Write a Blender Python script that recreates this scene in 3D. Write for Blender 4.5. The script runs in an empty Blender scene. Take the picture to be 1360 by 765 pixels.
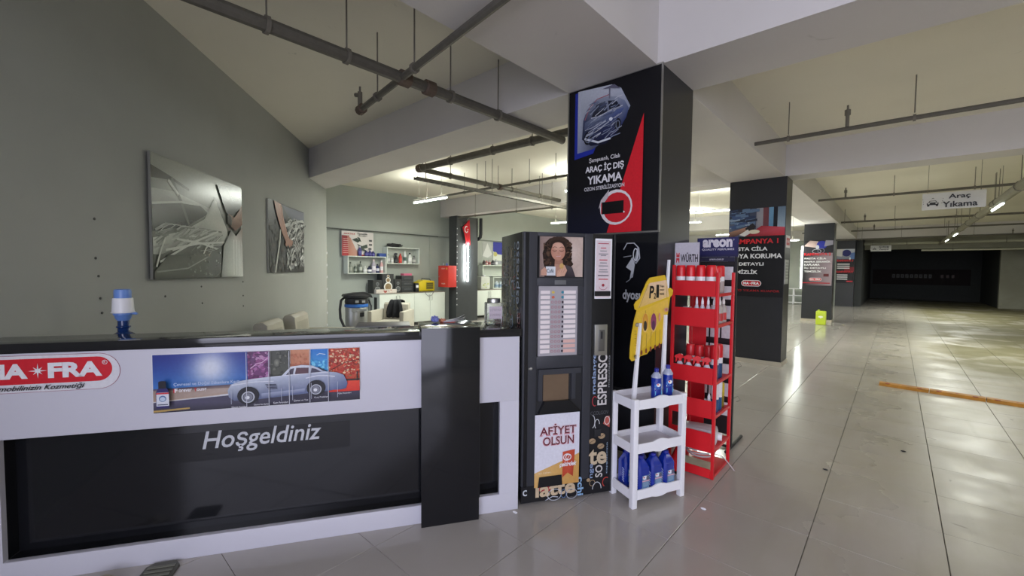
import bpy, bmesh, math, random
from mathutils import Vector, Matrix
random.seed(7)
R = math.radians
SC = bpy.context.scene
COL = SC.collection

# ------------------------------------------------------------------ camera, sky, light, exposure
cam_d = bpy.data.cameras.new('camera'); cam = bpy.data.objects.new('camera', cam_d); COL.objects.link(cam)
PITCH, ROLL, YAW, FPX, CAMH = R(2.454), R(0.566), R(-42.062), 565.17, 1.55
f_ = Vector((math.sin(YAW), math.cos(YAW), 0)); r_ = Vector((math.cos(YAW), -math.sin(YAW), 0)); u_ = Vector((0, 0, 1))
f2 = f_*math.cos(PITCH) - u_*math.sin(PITCH); u2 = u_*math.cos(PITCH) + f_*math.sin(PITCH)
r3 = r_*math.cos(ROLL) + u2*math.sin(ROLL); u3 = u2*math.cos(ROLL) - r_*math.sin(ROLL)
cam.matrix_world = Matrix(((r3.x, u3.x, -f2.x, 0), (r3.y, u3.y, -f2.y, 0), (r3.z, u3.z, -f2.z, CAMH), (0, 0, 0, 1)))
cam_d.sensor_width = 36; cam_d.lens = FPX/1360*36; cam_d.clip_start = .05; cam_d.clip_end = 200
SC.camera = cam
SC.view_settings.view_transform = 'Standard'; SC.view_settings.look = 'None'
SC.view_settings.gamma = 1; SC.view_settings.use_curve_mapping = False
SC.view_settings.exposure = 1.12
w = bpy.data.worlds.new('world'); SC.world = w; w.use_nodes = True
bg = w.node_tree.nodes['Background']; bg.inputs[0].default_value = (.80, .84, 1.0, 1); bg.inputs[1].default_value = 0.95

def area(name, loc, rot, sx, sy, power, col):
    l = bpy.data.lights.new(name, 'AREA'); l.shape = 'RECTANGLE'; l.size = sx; l.size_y = sy
    l.energy = power; l.color = col
    o = bpy.data.objects.new(name, l); COL.objects.link(o); o.location = loc; o.rotation_euler = rot
    return o
# daylight coming in at the open front of the building, behind the camera
area('daylight', (3.2, -3.3, 1.9), (R(84), 0, R(0)), 8.5, 3.2, 135, (.80, .80, 1.0))

# ------------------------------------------------------------------ materials
MATS = {}
def lin(c):
    return tuple((x/12.92 if x <= .04045 else ((x+.055)/1.055)**2.4) for x in c[:3])
def hexc(h):
    h = h.lstrip('#'); return tuple(int(h[i:i+2], 16)/255 for i in (0, 2, 4))
def mat(name, col, rough=.5, metal=0., noise=.06, scale=8., bump=0., trans=0., emit=0., spec=.5, coat=0., alpha=1., ecol=None, noise_rough=0.):
    if name in MATS: return MATS[name]
    m = bpy.data.materials.new(name); m.use_nodes = True; nt = m.node_tree; b = nt.nodes['Principled BSDF']
    if isinstance(col, str): col = hexc(col)
    c = lin(col)
    b.inputs['Base Color'].default_value = (*c, 1); b.inputs['Roughness'].default_value = rough
    b.inputs['Metallic'].default_value = metal; b.inputs['Specular IOR Level'].default_value = spec
    b.inputs['Coat Weight'].default_value = coat; b.inputs['Transmission Weight'].default_value = trans
    b.inputs['Alpha'].default_value = alpha
    if emit:
        b.inputs['Emission Color'].default_value = (*(lin(ecol) if ecol else c), 1); b.inputs['Emission Strength'].default_value = emit
    tc = nt.nodes.new('ShaderNodeTexCoord'); n = nt.nodes.new('ShaderNodeTexNoise'); n.inputs['Scale'].default_value = scale
    n.inputs['Detail'].default_value = 4
    nt.links.new(tc.outputs['Object'], n.inputs['Vector'])
    if noise:
        mx = nt.nodes.new('ShaderNodeMix'); mx.data_type = 'RGBA'
        mx.inputs['A'].default_value = (*[x*(1-noise) for x in c], 1); mx.inputs['B'].default_value = (*[min(1, x*(1+noise)) for x in c], 1)
        nt.links.new(n.outputs['Fac'], mx.inputs['Factor']); nt.links.new(mx.outputs['Result'], b.inputs['Base Color'])
    if noise_rough:
        mr = nt.nodes.new('ShaderNodeMapRange'); mr.inputs['To Min'].default_value = max(0, rough-noise_rough); mr.inputs['To Max'].default_value = rough+noise_rough
        nt.links.new(n.outputs['Fac'], mr.inputs['Value']); nt.links.new(mr.outputs['Result'], b.inputs['Roughness'])
    if bump:
        bp = nt.nodes.new('ShaderNodeBump'); bp.inputs['Strength'].default_value = bump; bp.inputs['Distance'].default_value = .01
        nt.links.new(n.outputs['Fac'], bp.inputs['Height']); nt.links.new(bp.outputs['Normal'], b.inputs['Normal'])
    MATS[name] = m; return m

def print_mat(name='print_ink', rough=.45):
    if name in MATS: return MATS[name]
    m = bpy.data.materials.new(name); m.use_nodes = True; nt = m.node_tree; b = nt.nodes['Principled BSDF']
    a = nt.nodes.new('ShaderNodeAttribute'); a.attribute_name = 'Ink'
    n = nt.nodes.new('ShaderNodeTexNoise'); n.inputs['Scale'].default_value = 60; tc = nt.nodes.new('ShaderNodeTexCoord')
    nt.links.new(tc.outputs['Object'], n.inputs['Vector'])
    mr = nt.nodes.new('ShaderNodeMapRange'); mr.inputs['To Min'].default_value = .86; mr.inputs['To Max'].default_value = 1.1
    nt.links.new(n.outputs['Fac'], mr.inputs['Value'])
    mx = nt.nodes.new('ShaderNodeVectorMath'); mx.operation = 'SCALE'
    nt.links.new(a.outputs['Color'], mx.inputs[0]); nt.links.new(mr.outputs['Result'], mx.inputs['Scale'])
    nt.links.new(mx.outputs['Vector'], b.inputs['Base Color'])
    b.inputs['Roughness'].default_value = rough; b.inputs['Specular IOR Level'].default_value = .4
    MATS[name] = m; return m

# world-position driven paint: stains and roller patches
def plaster(name, col, col2, scale=.5, rough=.75, bump=.15, stain=.0):
    m = bpy.data.materials.new(name); m.use_nodes = True; nt = m.node_tree; b = nt.nodes['Principled BSDF']
    g = nt.nodes.new('ShaderNodeNewGeometry')
    n = nt.nodes.new('ShaderNodeTexNoise'); n.inputs['Scale'].default_value = scale; n.inputs['Detail'].default_value = 5
    n2 = nt.nodes.new('ShaderNodeTexNoise'); n2.inputs['Scale'].default_value = 14; n2.inputs['Detail'].default_value = 6
    n3 = nt.nodes.new('ShaderNodeTexNoise'); n3.inputs['Scale'].default_value = 3.1; n3.inputs['Detail'].default_value = 8; n3.inputs['Distortion'].default_value = 2
    for k in (n, n2, n3): nt.links.new(g.outputs['Position'], k.inputs['Vector'])
    cr = nt.nodes.new('ShaderNodeValToRGB'); cr.color_ramp.elements[0].position = .38; cr.color_ramp.elements[1].position = .62
    cr.color_ramp.elements[0].color = (*lin(hexc(col)), 1); cr.color_ramp.elements[1].color = (*lin(hexc(col2)), 1)
    nt.links.new(n.outputs['Fac'], cr.inputs['Fac'])
    last = cr.outputs['Color']
    if stain:
        sr = nt.nodes.new('ShaderNodeValToRGB'); sr.color_ramp.elements[0].position = .70; sr.color_ramp.elements[1].position = .76
        sr.color_ramp.elements[0].color = (0, 0, 0, 1); sr.color_ramp.elements[1].color = (stain, stain, stain, 1)
        nt.links.new(n3.outputs['Fac'], sr.inputs['Fac'])
        mx = nt.nodes.new('ShaderNodeMix'); mx.data_type = 'RGBA'; mx.inputs['B'].default_value = (.20, .19, .15, 1)
        nt.links.new(sr.outputs['Color'], mx.inputs['Factor']); nt.links.new(last, mx.inputs['A']); last = mx.outputs['Result']
    nt.links.new(last, b.inputs['Base Color'])
    b.inputs['Roughness'].default_value = rough
    bp = nt.nodes.new('ShaderNodeBump'); bp.inputs['Strength'].default_value = bump; bp.inputs['Distance'].default_value = .004
    nt.links.new(n2.outputs['Fac'], bp.inputs['Height']); nt.links.new(bp.outputs['Normal'], b.inputs['Normal'])
    MATS[name] = m; return m

# ------------------------------------------------------------------ mesh helpers
class MB:
    def __init__(s): s.v = []; s.f = []; s.mi = []
    def add(s, vs, fs, mi=0):
        k = len(s.v); s.v += [tuple(p) for p in vs]; s.f += [tuple(i+k for i in f) for f in fs]; s.mi += [mi]*len(fs); return s
    def box(s, x0, y0, z0, x1, y1, z1, mi=0):
        return s.add([(x0,y0,z0),(x1,y0,z0),(x1,y1,z0),(x0,y1,z0),(x0,y0,z1),(x1,y0,z1),(x1,y1,z1),(x0,y1,z1)],
                     [(0,3,2,1),(4,5,6,7),(0,1,5,4),(1,2,6,5),(2,3,7,6),(3,0,4,7)], mi)
    def prism(s, poly, a0, a1, axis='y', mi=0):
        n = len(poly)
        def P(p, a):
            return {'y': (p[0], a, p[1]), 'z': (p[0], p[1], a), 'x': (a, p[0], p[1])}[axis]
        vs = [P(p, a0) for p in poly]+[P(p, a1) for p in poly]
        fs = [tuple(range(n)), tuple(range(2*n-1, n-1, -1))]+[(i, i+n, (i+1) % n+n, (i+1) % n) for i in range(n)]
        return s.add(vs, fs, mi)
    def lathe(s, prof, n=16, cx=0, cy=0, z0=0, sx=1, sy=1, mi=0):
        vs = []; fs = []
        for r, z in prof:
            for i in range(n):
                a = 2*math.pi*i/n; vs.append((cx+r*sx*math.cos(a), cy+r*sy*math.sin(a), z0+z))
        for j in range(len(prof)-1):
            for i in range(n):
                a = j*n+i; b = j*n+(i+1) % n; fs.append((a, b, b+n, a+n))
        fs.append(tuple(range(n-1, -1, -1))); k = (len(prof)-1)*n; fs.append(tuple(range(k, k+n)))
        return s.add(vs, fs, mi)
    def tube(s, pts, r, n=8, mi=0, closed=False):
        pts = [Vector(p) for p in pts]; m = len(pts); vs = []; fs = []
        up = None
        for i, p in enumerate(pts):
            if closed: t = pts[(i+1) % m]-pts[i-1]
            else: t = pts[min(i+1, m-1)]-pts[max(i-1, 0)]
            t.normalize()
            if up is None: up = t.orthogonal().normalized()
            else:
                up = up-t*up.dot(t)
                up = up.normalized() if up.length > 1e-6 else t.orthogonal().normalized()
            b = t.cross(up); rr = r[i] if isinstance(r, (list, tuple)) else r
            for k in range(n):
                a = 2*math.pi*k/n; q = p+(up*math.cos(a)+b*math.sin(a))*rr; vs.append(tuple(q))
        for i in range(m if closed else m-1):
            for k in range(n):
                a = i*n+k; b = i*n+(k+1) % n; c = ((i+1) % m)*n+(k+1) % n; d = ((i+1) % m)*n+k; fs.append((a, b, c, d))
        if not closed: fs += [tuple(range(n-1, -1, -1)), tuple(range((m-1)*n, m*n))]
        return s.add(vs, fs, mi)
    def build(s, name, mats, parent=None, loc=(0,0,0), rz=0, bevel=0, smooth=35, rot=None):
        me = bpy.data.meshes.new(name); me.from_pydata(s.v, [], s.f)
        if not isinstance(mats, (list, tuple)): mats = [mats]
        for m in mats: me.materials.append(m)
        me.polygons.foreach_set('material_index', s.mi)
        bm = bmesh.new(); bm.from_mesh(me); bmesh.ops.recalc_face_normals(bm, faces=bm.faces)
        if bevel: 
            bmesh.ops.bevel(bm, geom=[e for e in bm.edges if len(e.link_faces) == 2 and e.calc_face_angle(0) > .5], offset=bevel, segments=2, affect='EDGES', profile=.6, clamp_overlap=True)
        bm.to_mesh(me); bm.free()
        if smooth:
            me.polygons.foreach_set('use_smooth', [True]*len(me.polygons)); me.set_sharp_from_angle(angle=R(smooth))
        me.update()
        o = bpy.data.objects.new(name, me); COL.objects.link(o); o.parent = parent
        o.location = loc; o.rotation_euler = rot if rot else (0, 0, rz)
        return o
def box(name, a, b, m, parent=None, bevel=0, **k):
    return MB().box(*a, *b).build(name, m, parent, bevel=bevel, smooth=0 if not bevel else 35, **k)
def tag(o, label=None, cat=None, group=None, kind=None):
    if label: o['label'] = label
    if cat: o['category'] = cat
    if group: o['group'] = group
    if kind: o['kind'] = kind
    return o
def thing(name, label, cat, loc=(0,0,0), rz=0, group=None, kind=None):
    o = bpy.data.objects.new(name, None); COL.objects.link(o); o.location = loc; o.rotation_euler = (0, 0, R(rz)); o.empty_display_size = .1
    return tag(o, label, cat, group, kind)
def kids(o): return [c for c in bpy.data.objects if c.parent == o]
def dup(o, loc=None, rz=None, label=None, parent=None, _kids=None):
    c = o.copy(); COL.objects.link(c); c.parent = parent
    for ch in kids(o): dup(ch, parent=c)
    if loc: c.location = loc
    if rz is not None: c.rotation_euler = (0, 0, R(rz))
    if label: c['label'] = label
    return c

# flat print: coloured outlines and lettering as one very thin layered mesh
_TC = {}
def text_shape(s, bold=0., shear=0.):
    k = (s, bold, shear)
    if k in _TC: return _TC[k]
    cu = bpy.data.curves.new('t', 'FONT'); cu.body = s; cu.offset = bold; cu.shear = shear; cu.resolution_u = 3; cu.size = 1
    o = bpy.data.objects.new('t', cu); COL.objects.link(o)
    dg = bpy.context.evaluated_depsgraph_get(); me = bpy.data.meshes.new_from_object(o.evaluated_get(dg))
    vs = [(v.co.x, v.co.y) for v in me.vertices]; fs = [tuple(p.vertices) for p in me.polygons]
    bpy.data.objects.remove(o); bpy.data.curves.remove(cu); bpy.data.meshes.remove(me)
    _TC[k] = (vs, fs); return _TC[k]
class Print:
    def __init__(s, step=.0005): s.v = []; s.f = []; s.c = []; s.l = 0; s.step = step
    def _y(s): s.l += 1; return -s.step*s.l
    def poly(s, pts, col, cols=None, same=False):
        if isinstance(col, str): col = hexc(col)
        y = -s.step*s.l if same else s._y(); k = len(s.v)
        s.v += [(p[0], y, p[1]) for p in pts]; s.f.append(tuple(range(k, k+len(pts))))
        if cols: s.c += [(*lin(hexc(c) if isinstance(c, str) else c), 1) for c in cols]
        else: s.c += [(*lin(col), 1)]*len(pts)
        return s
    def rect(s, x0, z0, x1, z1, col, top=None, right=None, same=False):
        cols = None
        if top: cols = [col, col, top, top]
        if right: cols = [col, right, right, col]
        return s.poly([(x0,z0),(x1,z0),(x1,z1),(x0,z1)], col, cols, same)
    def field(s, x0, z0, x1, z1, nx, nz, fn):
        y = s._y(); k = len(s.v)
        for j in range(nz+1):
            for i in range(nx+1):
                u, v = i/nx, j/nz; c = fn(u, v)
                s.v.append((x0+(x1-x0)*u, y, z0+(z1-z0)*v)); s.c.append((*lin(c), 1))
        m = nx+1
        for j in range(nz):
            for i in range(nx): a = k+j*m+i; s.f.append((a, a+1, a+m+1, a+m))
        return s
    def ell(s, cx, cz, rx, rz, col, n=20, a0=0, same=False, edge=None):
        if isinstance(col, str): col = hexc(col)
        if edge:
            y = -s.step*s.l if same else s._y(); k = len(s.v); s.v.append((cx, y, cz)); s.c.append((*lin(col), 1))
            for i in range(n):
                s.v.append((cx+rx*math.cos(2*math.pi*i/n), y, cz+rz*math.sin(2*math.pi*i/n))); s.c.append((*lin(hexc(edge)), 1))
            for i in range(n): s.f.append((k, k+1+i, k+1+(i+1) % n))
            return s
        return s.poly([(cx+rx*math.cos(2*math.pi*i/n+a0), cz+rz*math.sin(2*math.pi*i/n+a0)) for i in range(n)], col, same=same)
    def ring(s, cx, cz, rx, rz, wd, col, n=28, a0=0, a1=360):
        if isinstance(col, str): col = hexc(col)
        y = s._y(); k = len(s.v); m = n+1
        for i in range(m):
            a = R(a0+(a1-a0)*i/n); ca, sa = math.cos(a), math.sin(a)
            s.v += [(cx+rx*ca, y, cz+rz*sa), (cx+(rx-wd)*ca, y, cz+(rz-wd)*sa)]; s.c += [(*lin(col), 1)]*2
        for i in range(n): s.f.append((k+2*i, k+2*i+2, k+2*i+3, k+2*i+1))
        return s
    def line(s, pts, wd, col, same=False):
        if isinstance(col, str): col = hexc(col)
        y = -s.step*s.l if same else s._y(); k = len(s.v)
        n = len(pts)
        for i, p in enumerate(pts):
            a = pts[max(i-1, 0)]; b = pts[min(i+1, n-1)]; dx, dz = b[0]-a[0], b[1]-a[1]; L = math.hypot(dx, dz) or 1
            nx, nz = -dz/L*wd/2, dx/L*wd/2
            s.v += [(p[0]+nx, y, p[1]+nz), (p[0]-nx, y, p[1]-nz)]; s.c += [(*lin(col), 1)]*2
        for i in range(n-1): s.f.append((k+2*i, k+2*i+1, k+2*i+3, k+2*i+2))
        return s
    def text(s, t, x0, z0, x1, z1, col, bold=0., shear=0., rot=0, fitx=True):
        if isinstance(col, str): col = hexc(col)
        vs, fs = text_shape(t, bold, shear)
        if not vs: return s
        a, b = min(p[0] for p in vs), max(p[0] for p in vs); c, d = min(p[1] for p in vs), max(p[1] for p in vs)
        y = s._y(); k = len(s.v)
        for p in vs:
            u, v = (p[0]-a)/(b-a), (p[1]-c)/(d-c)
            if rot == 90: X, Z = x1-(x1-x0)*v, z0+(z1-z0)*u
            elif rot == -90: X, Z = x0+(x1-x0)*v, z1-(z1-z0)*u
            else: X, Z = x0+(x1-x0)*u, z0+(z1-z0)*v
            s.v.append((X, y, Z)); s.c.append((*lin(col), 1))
        s.f += [tuple(i+k for i in f) for f in fs]
        return s
    def speck(s, x0, z0, x1, z1, n, size, cols, seed=1):
        rr = random.Random(seed); s._y()
        for i in range(n):
            x = rr.uniform(x0, x1); z = rr.uniform(z0, z1); q = size*rr.uniform(.4, 1.2); m = 5
            c = cols[rr.randrange(len(cols))]; a = rr.random()*6
            pts = [(min(x1, max(x0, x+q*rr.uniform(.5, 1)*math.cos(a+i2*1.2566))), min(z1, max(z0, z+q*rr.uniform(.4, .9)*math.sin(a+i2*1.2566)))) for i2 in range(m)]
            s.l += .03; s.poly(pts, c, same=True)
        s.l = math.ceil(s.l)
        return s
    def build(s, parent=None, loc=(0,0,0), rz=0, name='print', rough=.45, rot=None):
        me = bpy.data.meshes.new(name); me.from_pydata(s.v, [], s.f)
        at = me.color_attributes.new('Ink', 'FLOAT_COLOR', 'POINT')
        at.data.foreach_set('color', [x for c in s.c for x in c])
        me.materials.append(print_mat('print_ink_%d' % int(rough*100), rough)); me.update()
        o = bpy.data.objects.new(name, me); COL.objects.link(o); o.parent = parent; o.location = loc
        o.rotation_euler = rot if rot else (0, 0, R(rz))
        return o

# ------------------------------------------------------------------ palette
cream = plaster('ceiling_plaster', '#dedacb', '#e6e2d4', scale=.35, stain=.35)
beamp = plaster('beam_plaster', '#cdcac8', '#d4d1cf', scale=.6, stain=.25)
wallg = plaster('wall_paint_grey', '#9b9e9a', '#a3a6a2', scale=.7, stain=.08)
wallb = plaster('wall_paint_back', '#aab1aa', '#b2b8b1', scale=.9)
conc = plaster('raw_concrete', '#8d8c7c', '#9b9a8a', scale=1.2, stain=.3)
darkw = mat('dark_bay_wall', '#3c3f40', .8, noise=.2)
blackp = mat('pillar_black_paint', '#26272b', .38, noise=.15, scale=3, bump=.05)
black_gloss = mat('counter_black_gloss', '#17181c', .10, noise=.2, scale=4, spec=.5, noise_rough=.05)
white_lam = mat('white_laminate', '#cdccd7', .28, noise=.02, scale=3)
black_mat = mat('matte_black_plastic', '#1e1f23', .5)
dark_grey = mat('vending_charcoal', '#33353c', .42, noise=.1)
dark_glossy = mat('vending_black', '#16171b', .2, noise=.1)
steel = mat('brushed_steel', '#b9b9b6', .3, metal=.9)
pipe_m = mat('galvanised_pipe', '#65625a', .5, metal=.3, noise=.25, scale=20, bump=.1)
rod_m = mat('hanger_steel', '#77736a', .5, metal=.3)
rust_m = mat('rusty_coupling', '#625449', .7, metal=.2, noise=.3, scale=30)
redp = mat('red_powder_coat', '#d9202a', .35, noise=.06)
redplastic = mat('red_plastic', '#e02a2e', .3)
whitep = mat('white_plastic', '#eeeef4', .35, noise=.02)
greyp = mat('grey_plastic', '#9b9c9d', .4)
clearp = mat('clear_plastic', '#dfe6ea', .08, trans=.85, noise=0)
bluel = mat('blue_liquid', '#0e2c96', .08, noise=.1, spec=.6, coat=.5)
bluecap = mat('blue_cap', '#2b3190', .35)
tube_m = mat('lamp_tube_glow', '#ffffff', .3, noise=0, emit=9., ecol=(.93, 1, .95))
bluep = mat('pale_blue_plastic', '#6f95dc', .3)
darkblue = mat('dark_blue_bottle', '#16356e', .12, coat=.4)
wood = mat('raw_wood', '#a98a5e', .7, noise=.2)
creaml = mat('cream_leather', '#bdb9ac', .45, noise=.08, scale=12, bump=.1)
cloth_b = mat('black_cloth', '#14161d', .9, noise=.2)
greenw = mat('white_green_laminate', '#dbe2da', .4, noise=.02)

# ------------------------------------------------------------------ floor: grout bed and tiles
def tile_mat():
    m = bpy.data.materials.new('porcelain_tile'); m.use_nodes = True; nt = m.node_tree; b = nt.nodes['Principled BSDF']
    N = nt.nodes.new; L = nt.links.new
    g = N('ShaderNodeNewGeometry')
    def noise(sc, det=5, dis=0, vec=None):
        n = N('ShaderNodeTexNoise'); n.inputs['Scale'].default_value = sc; n.inputs['Detail'].default_value = det; n.inputs['Distortion'].default_value = dis
        L(vec or g.outputs['Position'], n.inputs['Vector']); return n.outputs['Fac']
    def ramp(v, p0, p1, c0=(0,0,0,1), c1=(1,1,1,1)):
        r = N('ShaderNodeValToRGB'); r.color_ramp.elements[0].position = p0; r.color_ramp.elements[1].position = p1
        r.color_ramp.elements[0].color = c0; r.color_ramp.elements[1].color = c1; L(v, r.inputs['Fac']); return r.outputs['Color']
    def mapr(v, a, b_, c=0, d=1):
        r = N('ShaderNodeMapRange'); r.inputs[1].default_value = a; r.inputs[2].default_value = b_; r.inputs[3].default_value = c; r.inputs[4].default_value = d; L(v, r.inputs[0]); return r.outputs[0]
    def mul(a, b_, op='MULTIPLY'):
        n = N('ShaderNodeMath'); n.operation = op; n.use_clamp = True
        for i, q in enumerate((a, b_)):
            if isinstance(q, (int, float)): n.inputs[i].default_value = q
            else: L(q, n.inputs[i])
        return n.outputs[0]
    def mix(f, a, b_):
        n = N('ShaderNodeMix'); n.data_type = 'RGBA'
        L(f, n.inputs['Factor'])
        for k, q in (('A', a), ('B', b_)):
            if isinstance(q, tuple): n.inputs[k].default_value = q
            else: L(q, n.inputs[k])
        return n.outputs['Result']
    sep = N('ShaderNodeSeparateXYZ'); L(g.outputs['Position'], sep.inputs[0])
    base = ramp(noise(.8), .35, .65, (*lin(hexc('#a8a39e')), 1), (*lin(hexc('#b3aeaa')), 1))
    # traffic dirt grows from the swept entrance strip towards the driving lane
    lane = mapr(sep.outputs['X'], -1.2, .6)
    dirt = mul(ramp(noise(1.6, 8, 1.5), .2, .62), mul(lane, .8))
    c = mix(dirt, base, (*lin(hexc('#9f9986')), 1))
    # streaks along the lane
    mp = N('ShaderNodeMapping'); mp.inputs['Scale'].default_value = (9, 1.1, 1); L(g.outputs['Position'], mp.inputs['Vector'])
    st = mul(ramp(noise(1.0, 6, .4, mp.outputs['Vector']), .52, .72), mul(lane, .35))
    c = mix(st, c, (*lin(hexc('#8b8473')), 1))
    # mud stain far right
    d1 = mul(mapr(sep.outputs['X'], .2, 1.0), mapr(sep.outputs['Y'], 9.0, 10.2))
    mud = mul(ramp(noise(.9, 6, .8), .30, .50), mul(d1, .95))
    c = mix(mud, c, (*lin(hexc('#6f6a4a')), 1))
    sp = mul(ramp(noise(7, 3, .5), .70, .74), mul(lane, .6))
    c = mix(sp, c, (*lin(hexc('#5c5648')), 1))
    L(c, b.inputs['Base Color'])
    ro = N('ShaderNodeMath'); ro.operation = 'MULTIPLY_ADD'; ro.inputs[1].default_value = .5; ro.inputs[2].default_value = .13
    L(mul(lane, noise(2.2, 6)), ro.inputs[0])
    rr = mul(ro.outputs[0], mul(mud, .3), 'ADD'); L(rr, b.inputs['Roughness'])
    b.inputs['Specular IOR Level'].default_value = .5
    return m
tile_m = tile_mat()
grout_m = mat('grout', '#6d6a62', .9, noise=.2, scale=10)
floor = box('floor', (-11, -3.2, -.06), (9, 40, -.006), grout_m); tag(floor, kind='structure')
TS = .593; GAP = .0045
tm = bpy.data.meshes.new('tile'); h = TS/2-GAP/2; e = .0015
g2 = TS/2-.0011; e2 = .0007
tm.from_pydata([(-h,-g2,-.006),(h,-g2,-.006),(h,g2,-.006),(-h,g2,-.006),(-h,-g2,-e),(h,-g2,-e),(h,g2,-e),(-h,g2,-e),(-h+e,-g2+e2,0),(h-e,-g2+e2,0),(h-e,g2-e2,0),(-h+e,g2-e2,0)], [],
    [(0,1,5,4),(1,2,6,5),(2,3,7,6),(3,0,4,7),(4,5,9,8),(5,6,10,9),(6,7,11,10),(7,4,8,11),(8,9,10,11)])
tm.materials.append(tile_m)
def cam_xy(x, y, z=0):
    d = Vector((x, y, z))-Vector((0, 0, CAMH)); zz = d.dot(f2)
    return (None if zz < .1 else (680+FPX*d.dot(r3)/zz, 382.5-FPX*d.dot(u3)/zz, zz))
tiles = []
for i in range(-18, 16):
    for j in range(-10, 64):
        x = -.33+TS*(i+.5); y = 2.99+TS*(j+.5)-3*TS
        if not (-10.6 < x < 8.7 and -3.1 < y < 33.5): continue
        if x+y*0 < -2.0 and (.53*(y-1.519)-.848*(x+2.094)) > 1.2: vis = False
        else: vis = True
        # behind the skewed left wall
        if .625*(x+7.6)+.7806*(y-3.16) < -.35: continue
        q = cam_xy(x, y); inv = any((p and -40 < p[0] < 1400 and p[1] < 800) for p in [cam_xy(x+a, y+b) for a in (-.3, .3) for b in (-.3, .3)])
        tiles.append((0 if (vis and inv) else 1, math.hypot(x, y), x, y))
tiles.sort()
rr = random.Random(3)
far = MB()
for k, (a, d, x, y) in enumerate(tiles):
    if k < 300:
        o = bpy.data.objects.new('tile', tm); COL.objects.link(o); o.parent = floor
        o.location = (x, y, rr.uniform(-.0006, 0)); o.rotation_euler = (rr.uniform(-.0008, .0008), rr.uniform(-.0008, .0008), 0)
    else:
        far.add([(v.co.x+x, v.co.y+y, v.co.z) for v in tm.vertices], [tuple(p.vertices) for p in tm.polygons])
tag(far.build('floor_tiles', tile_m, floor, smooth=0), kind='stuff')
tag(box('ground', (-40, -60, -.2), (40, -3.2, -.03), mat('street_paving', '#9c9a98', .8, noise=.15)), kind='structure')

# ------------------------------------------------------------------ shell
def S(name, a, b, m, bevel=0): return tag(box(name, a, b, m, bevel=bevel), kind='structure')
S('ceiling', (-11, -3.2, 3.6), (9, 40, 3.8), cream)
WR = math.degrees(math.atan2(-.625, .7806))       # left wall: local +x runs towards the camera side
P0 = (-7.6, 3.16)
def lwpt(s, off=0, z=0): return (P0[0]-.7806*s+.625*off, P0[1]+.625*s+.7806*off, z)
# local frame for the left wall: origin P0, local x = direction towards camera side (.7806,-.625), local y = -(.625,.7806) (behind)
lw = tag(MB().box(-1.07, -.16, 0, 8.6, 0, 3.6).build('wall_left', wallg, None, smooth=0), kind='structure')
lw.location = (P0[0], P0[1], 0); lw.rotation_euler = (0, 0, math.atan2(-.625, .7806))
S('wall_back', (-10.6, -3, 0), (-10.33, 25.6, 3.6), wallb)
S('wall_back_bulkhead', (-10.33, 3.0, 2.53), (-10.24, 25.2, 3.6), wallb).name = 'trim_1'
S('wall_far', (-10.6, 25.45, 0), (-1.5, 25.7, 3.6), wallb)
S('wall_far_right', (3.5, 29.3, 0), (9, 29.6, 3.6), conc)
S('wall_right', (8.7, -3.2, 0), (9, 29.5, 3.6), conc)
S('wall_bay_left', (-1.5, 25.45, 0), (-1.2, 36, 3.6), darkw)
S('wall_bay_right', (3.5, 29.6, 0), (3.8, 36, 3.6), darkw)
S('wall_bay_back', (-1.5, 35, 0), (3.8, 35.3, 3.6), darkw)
S('trim_2', (-1.2, 27.2, 2.7), (8.7, 27.5, 3.6), conc)       # lintel over the dark bay
# beams
for n, (a, b) in enumerate([((-10.24, 3.15, 3.1), (8.7, 3.79, 3.6)), ((-10.24, 8.1, 3.1), (8.7, 8.55, 3.6)), ((-10.24, 16.6, 3.1), (-1.39, 17.1, 3.6)), ((-10.24, 24.9, 3.1), (8.7, 25.45, 3.6))]):
    S('trim_%d' % (n+3), a, b, beamp)
for n, (y0, y1) in enumerate([(-3.2, 3.15), (3.79, 8.1), (8.55, 16.6), (17.1, 24.9)]):
    S('trim_%d' % (n+7), (-2.19, y0, 3.1), (-1.39, y1, 3.6), beamp)

# raw batten edge of the left wall
tb = thing('wall_batten', 'raw wooden batten with white filler patches on the free edge of the grey left wall', 'batten', (*lwpt(1.075)[:2], 0), math.degrees(math.atan2(-.625, .7806)))
box('batten', (-.02, -.15, 0), (.0, -.005, 2.0), wood, tb)
for k in range(8): box('filler_patch', (-.026, -.16, .15+k*.24), (.002, .002, .19+k*.24), whitep, tb)

# screw heads and stubs in the left wall
sm = MB()
for (px, s, z) in [(0, -4.66, 1.86), (0, -4.66, 1.60), (0, -4.64, 1.48), (0, -4.63, 1.33), (0, -4.62, 1.23), (0, -3.42, 1.46), (0, -3.41, 1.36), (0, -3.40, 1.2),
                   (0, -2.55, 1.62), (0, -2.55, 1.38), (0, -2.55, 1.22), (0, -2.55, 1.10), (0, -3.95, 1.3)]:
    sm.lathe([(.009, -.002), (.009, .004), (.004, .007)], 8, 0, 0)
    n = 24
    for i in range(len(sm.v)-n, len(sm.v)):
        a = sm.v[i]; sm.v[i] = (-s+a[0], a[2], z+a[1])
tag(sm.build('screw_heads', mat('screw_grey', '#4c4d49', .5), lw, smooth=0), kind='stuff')

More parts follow.
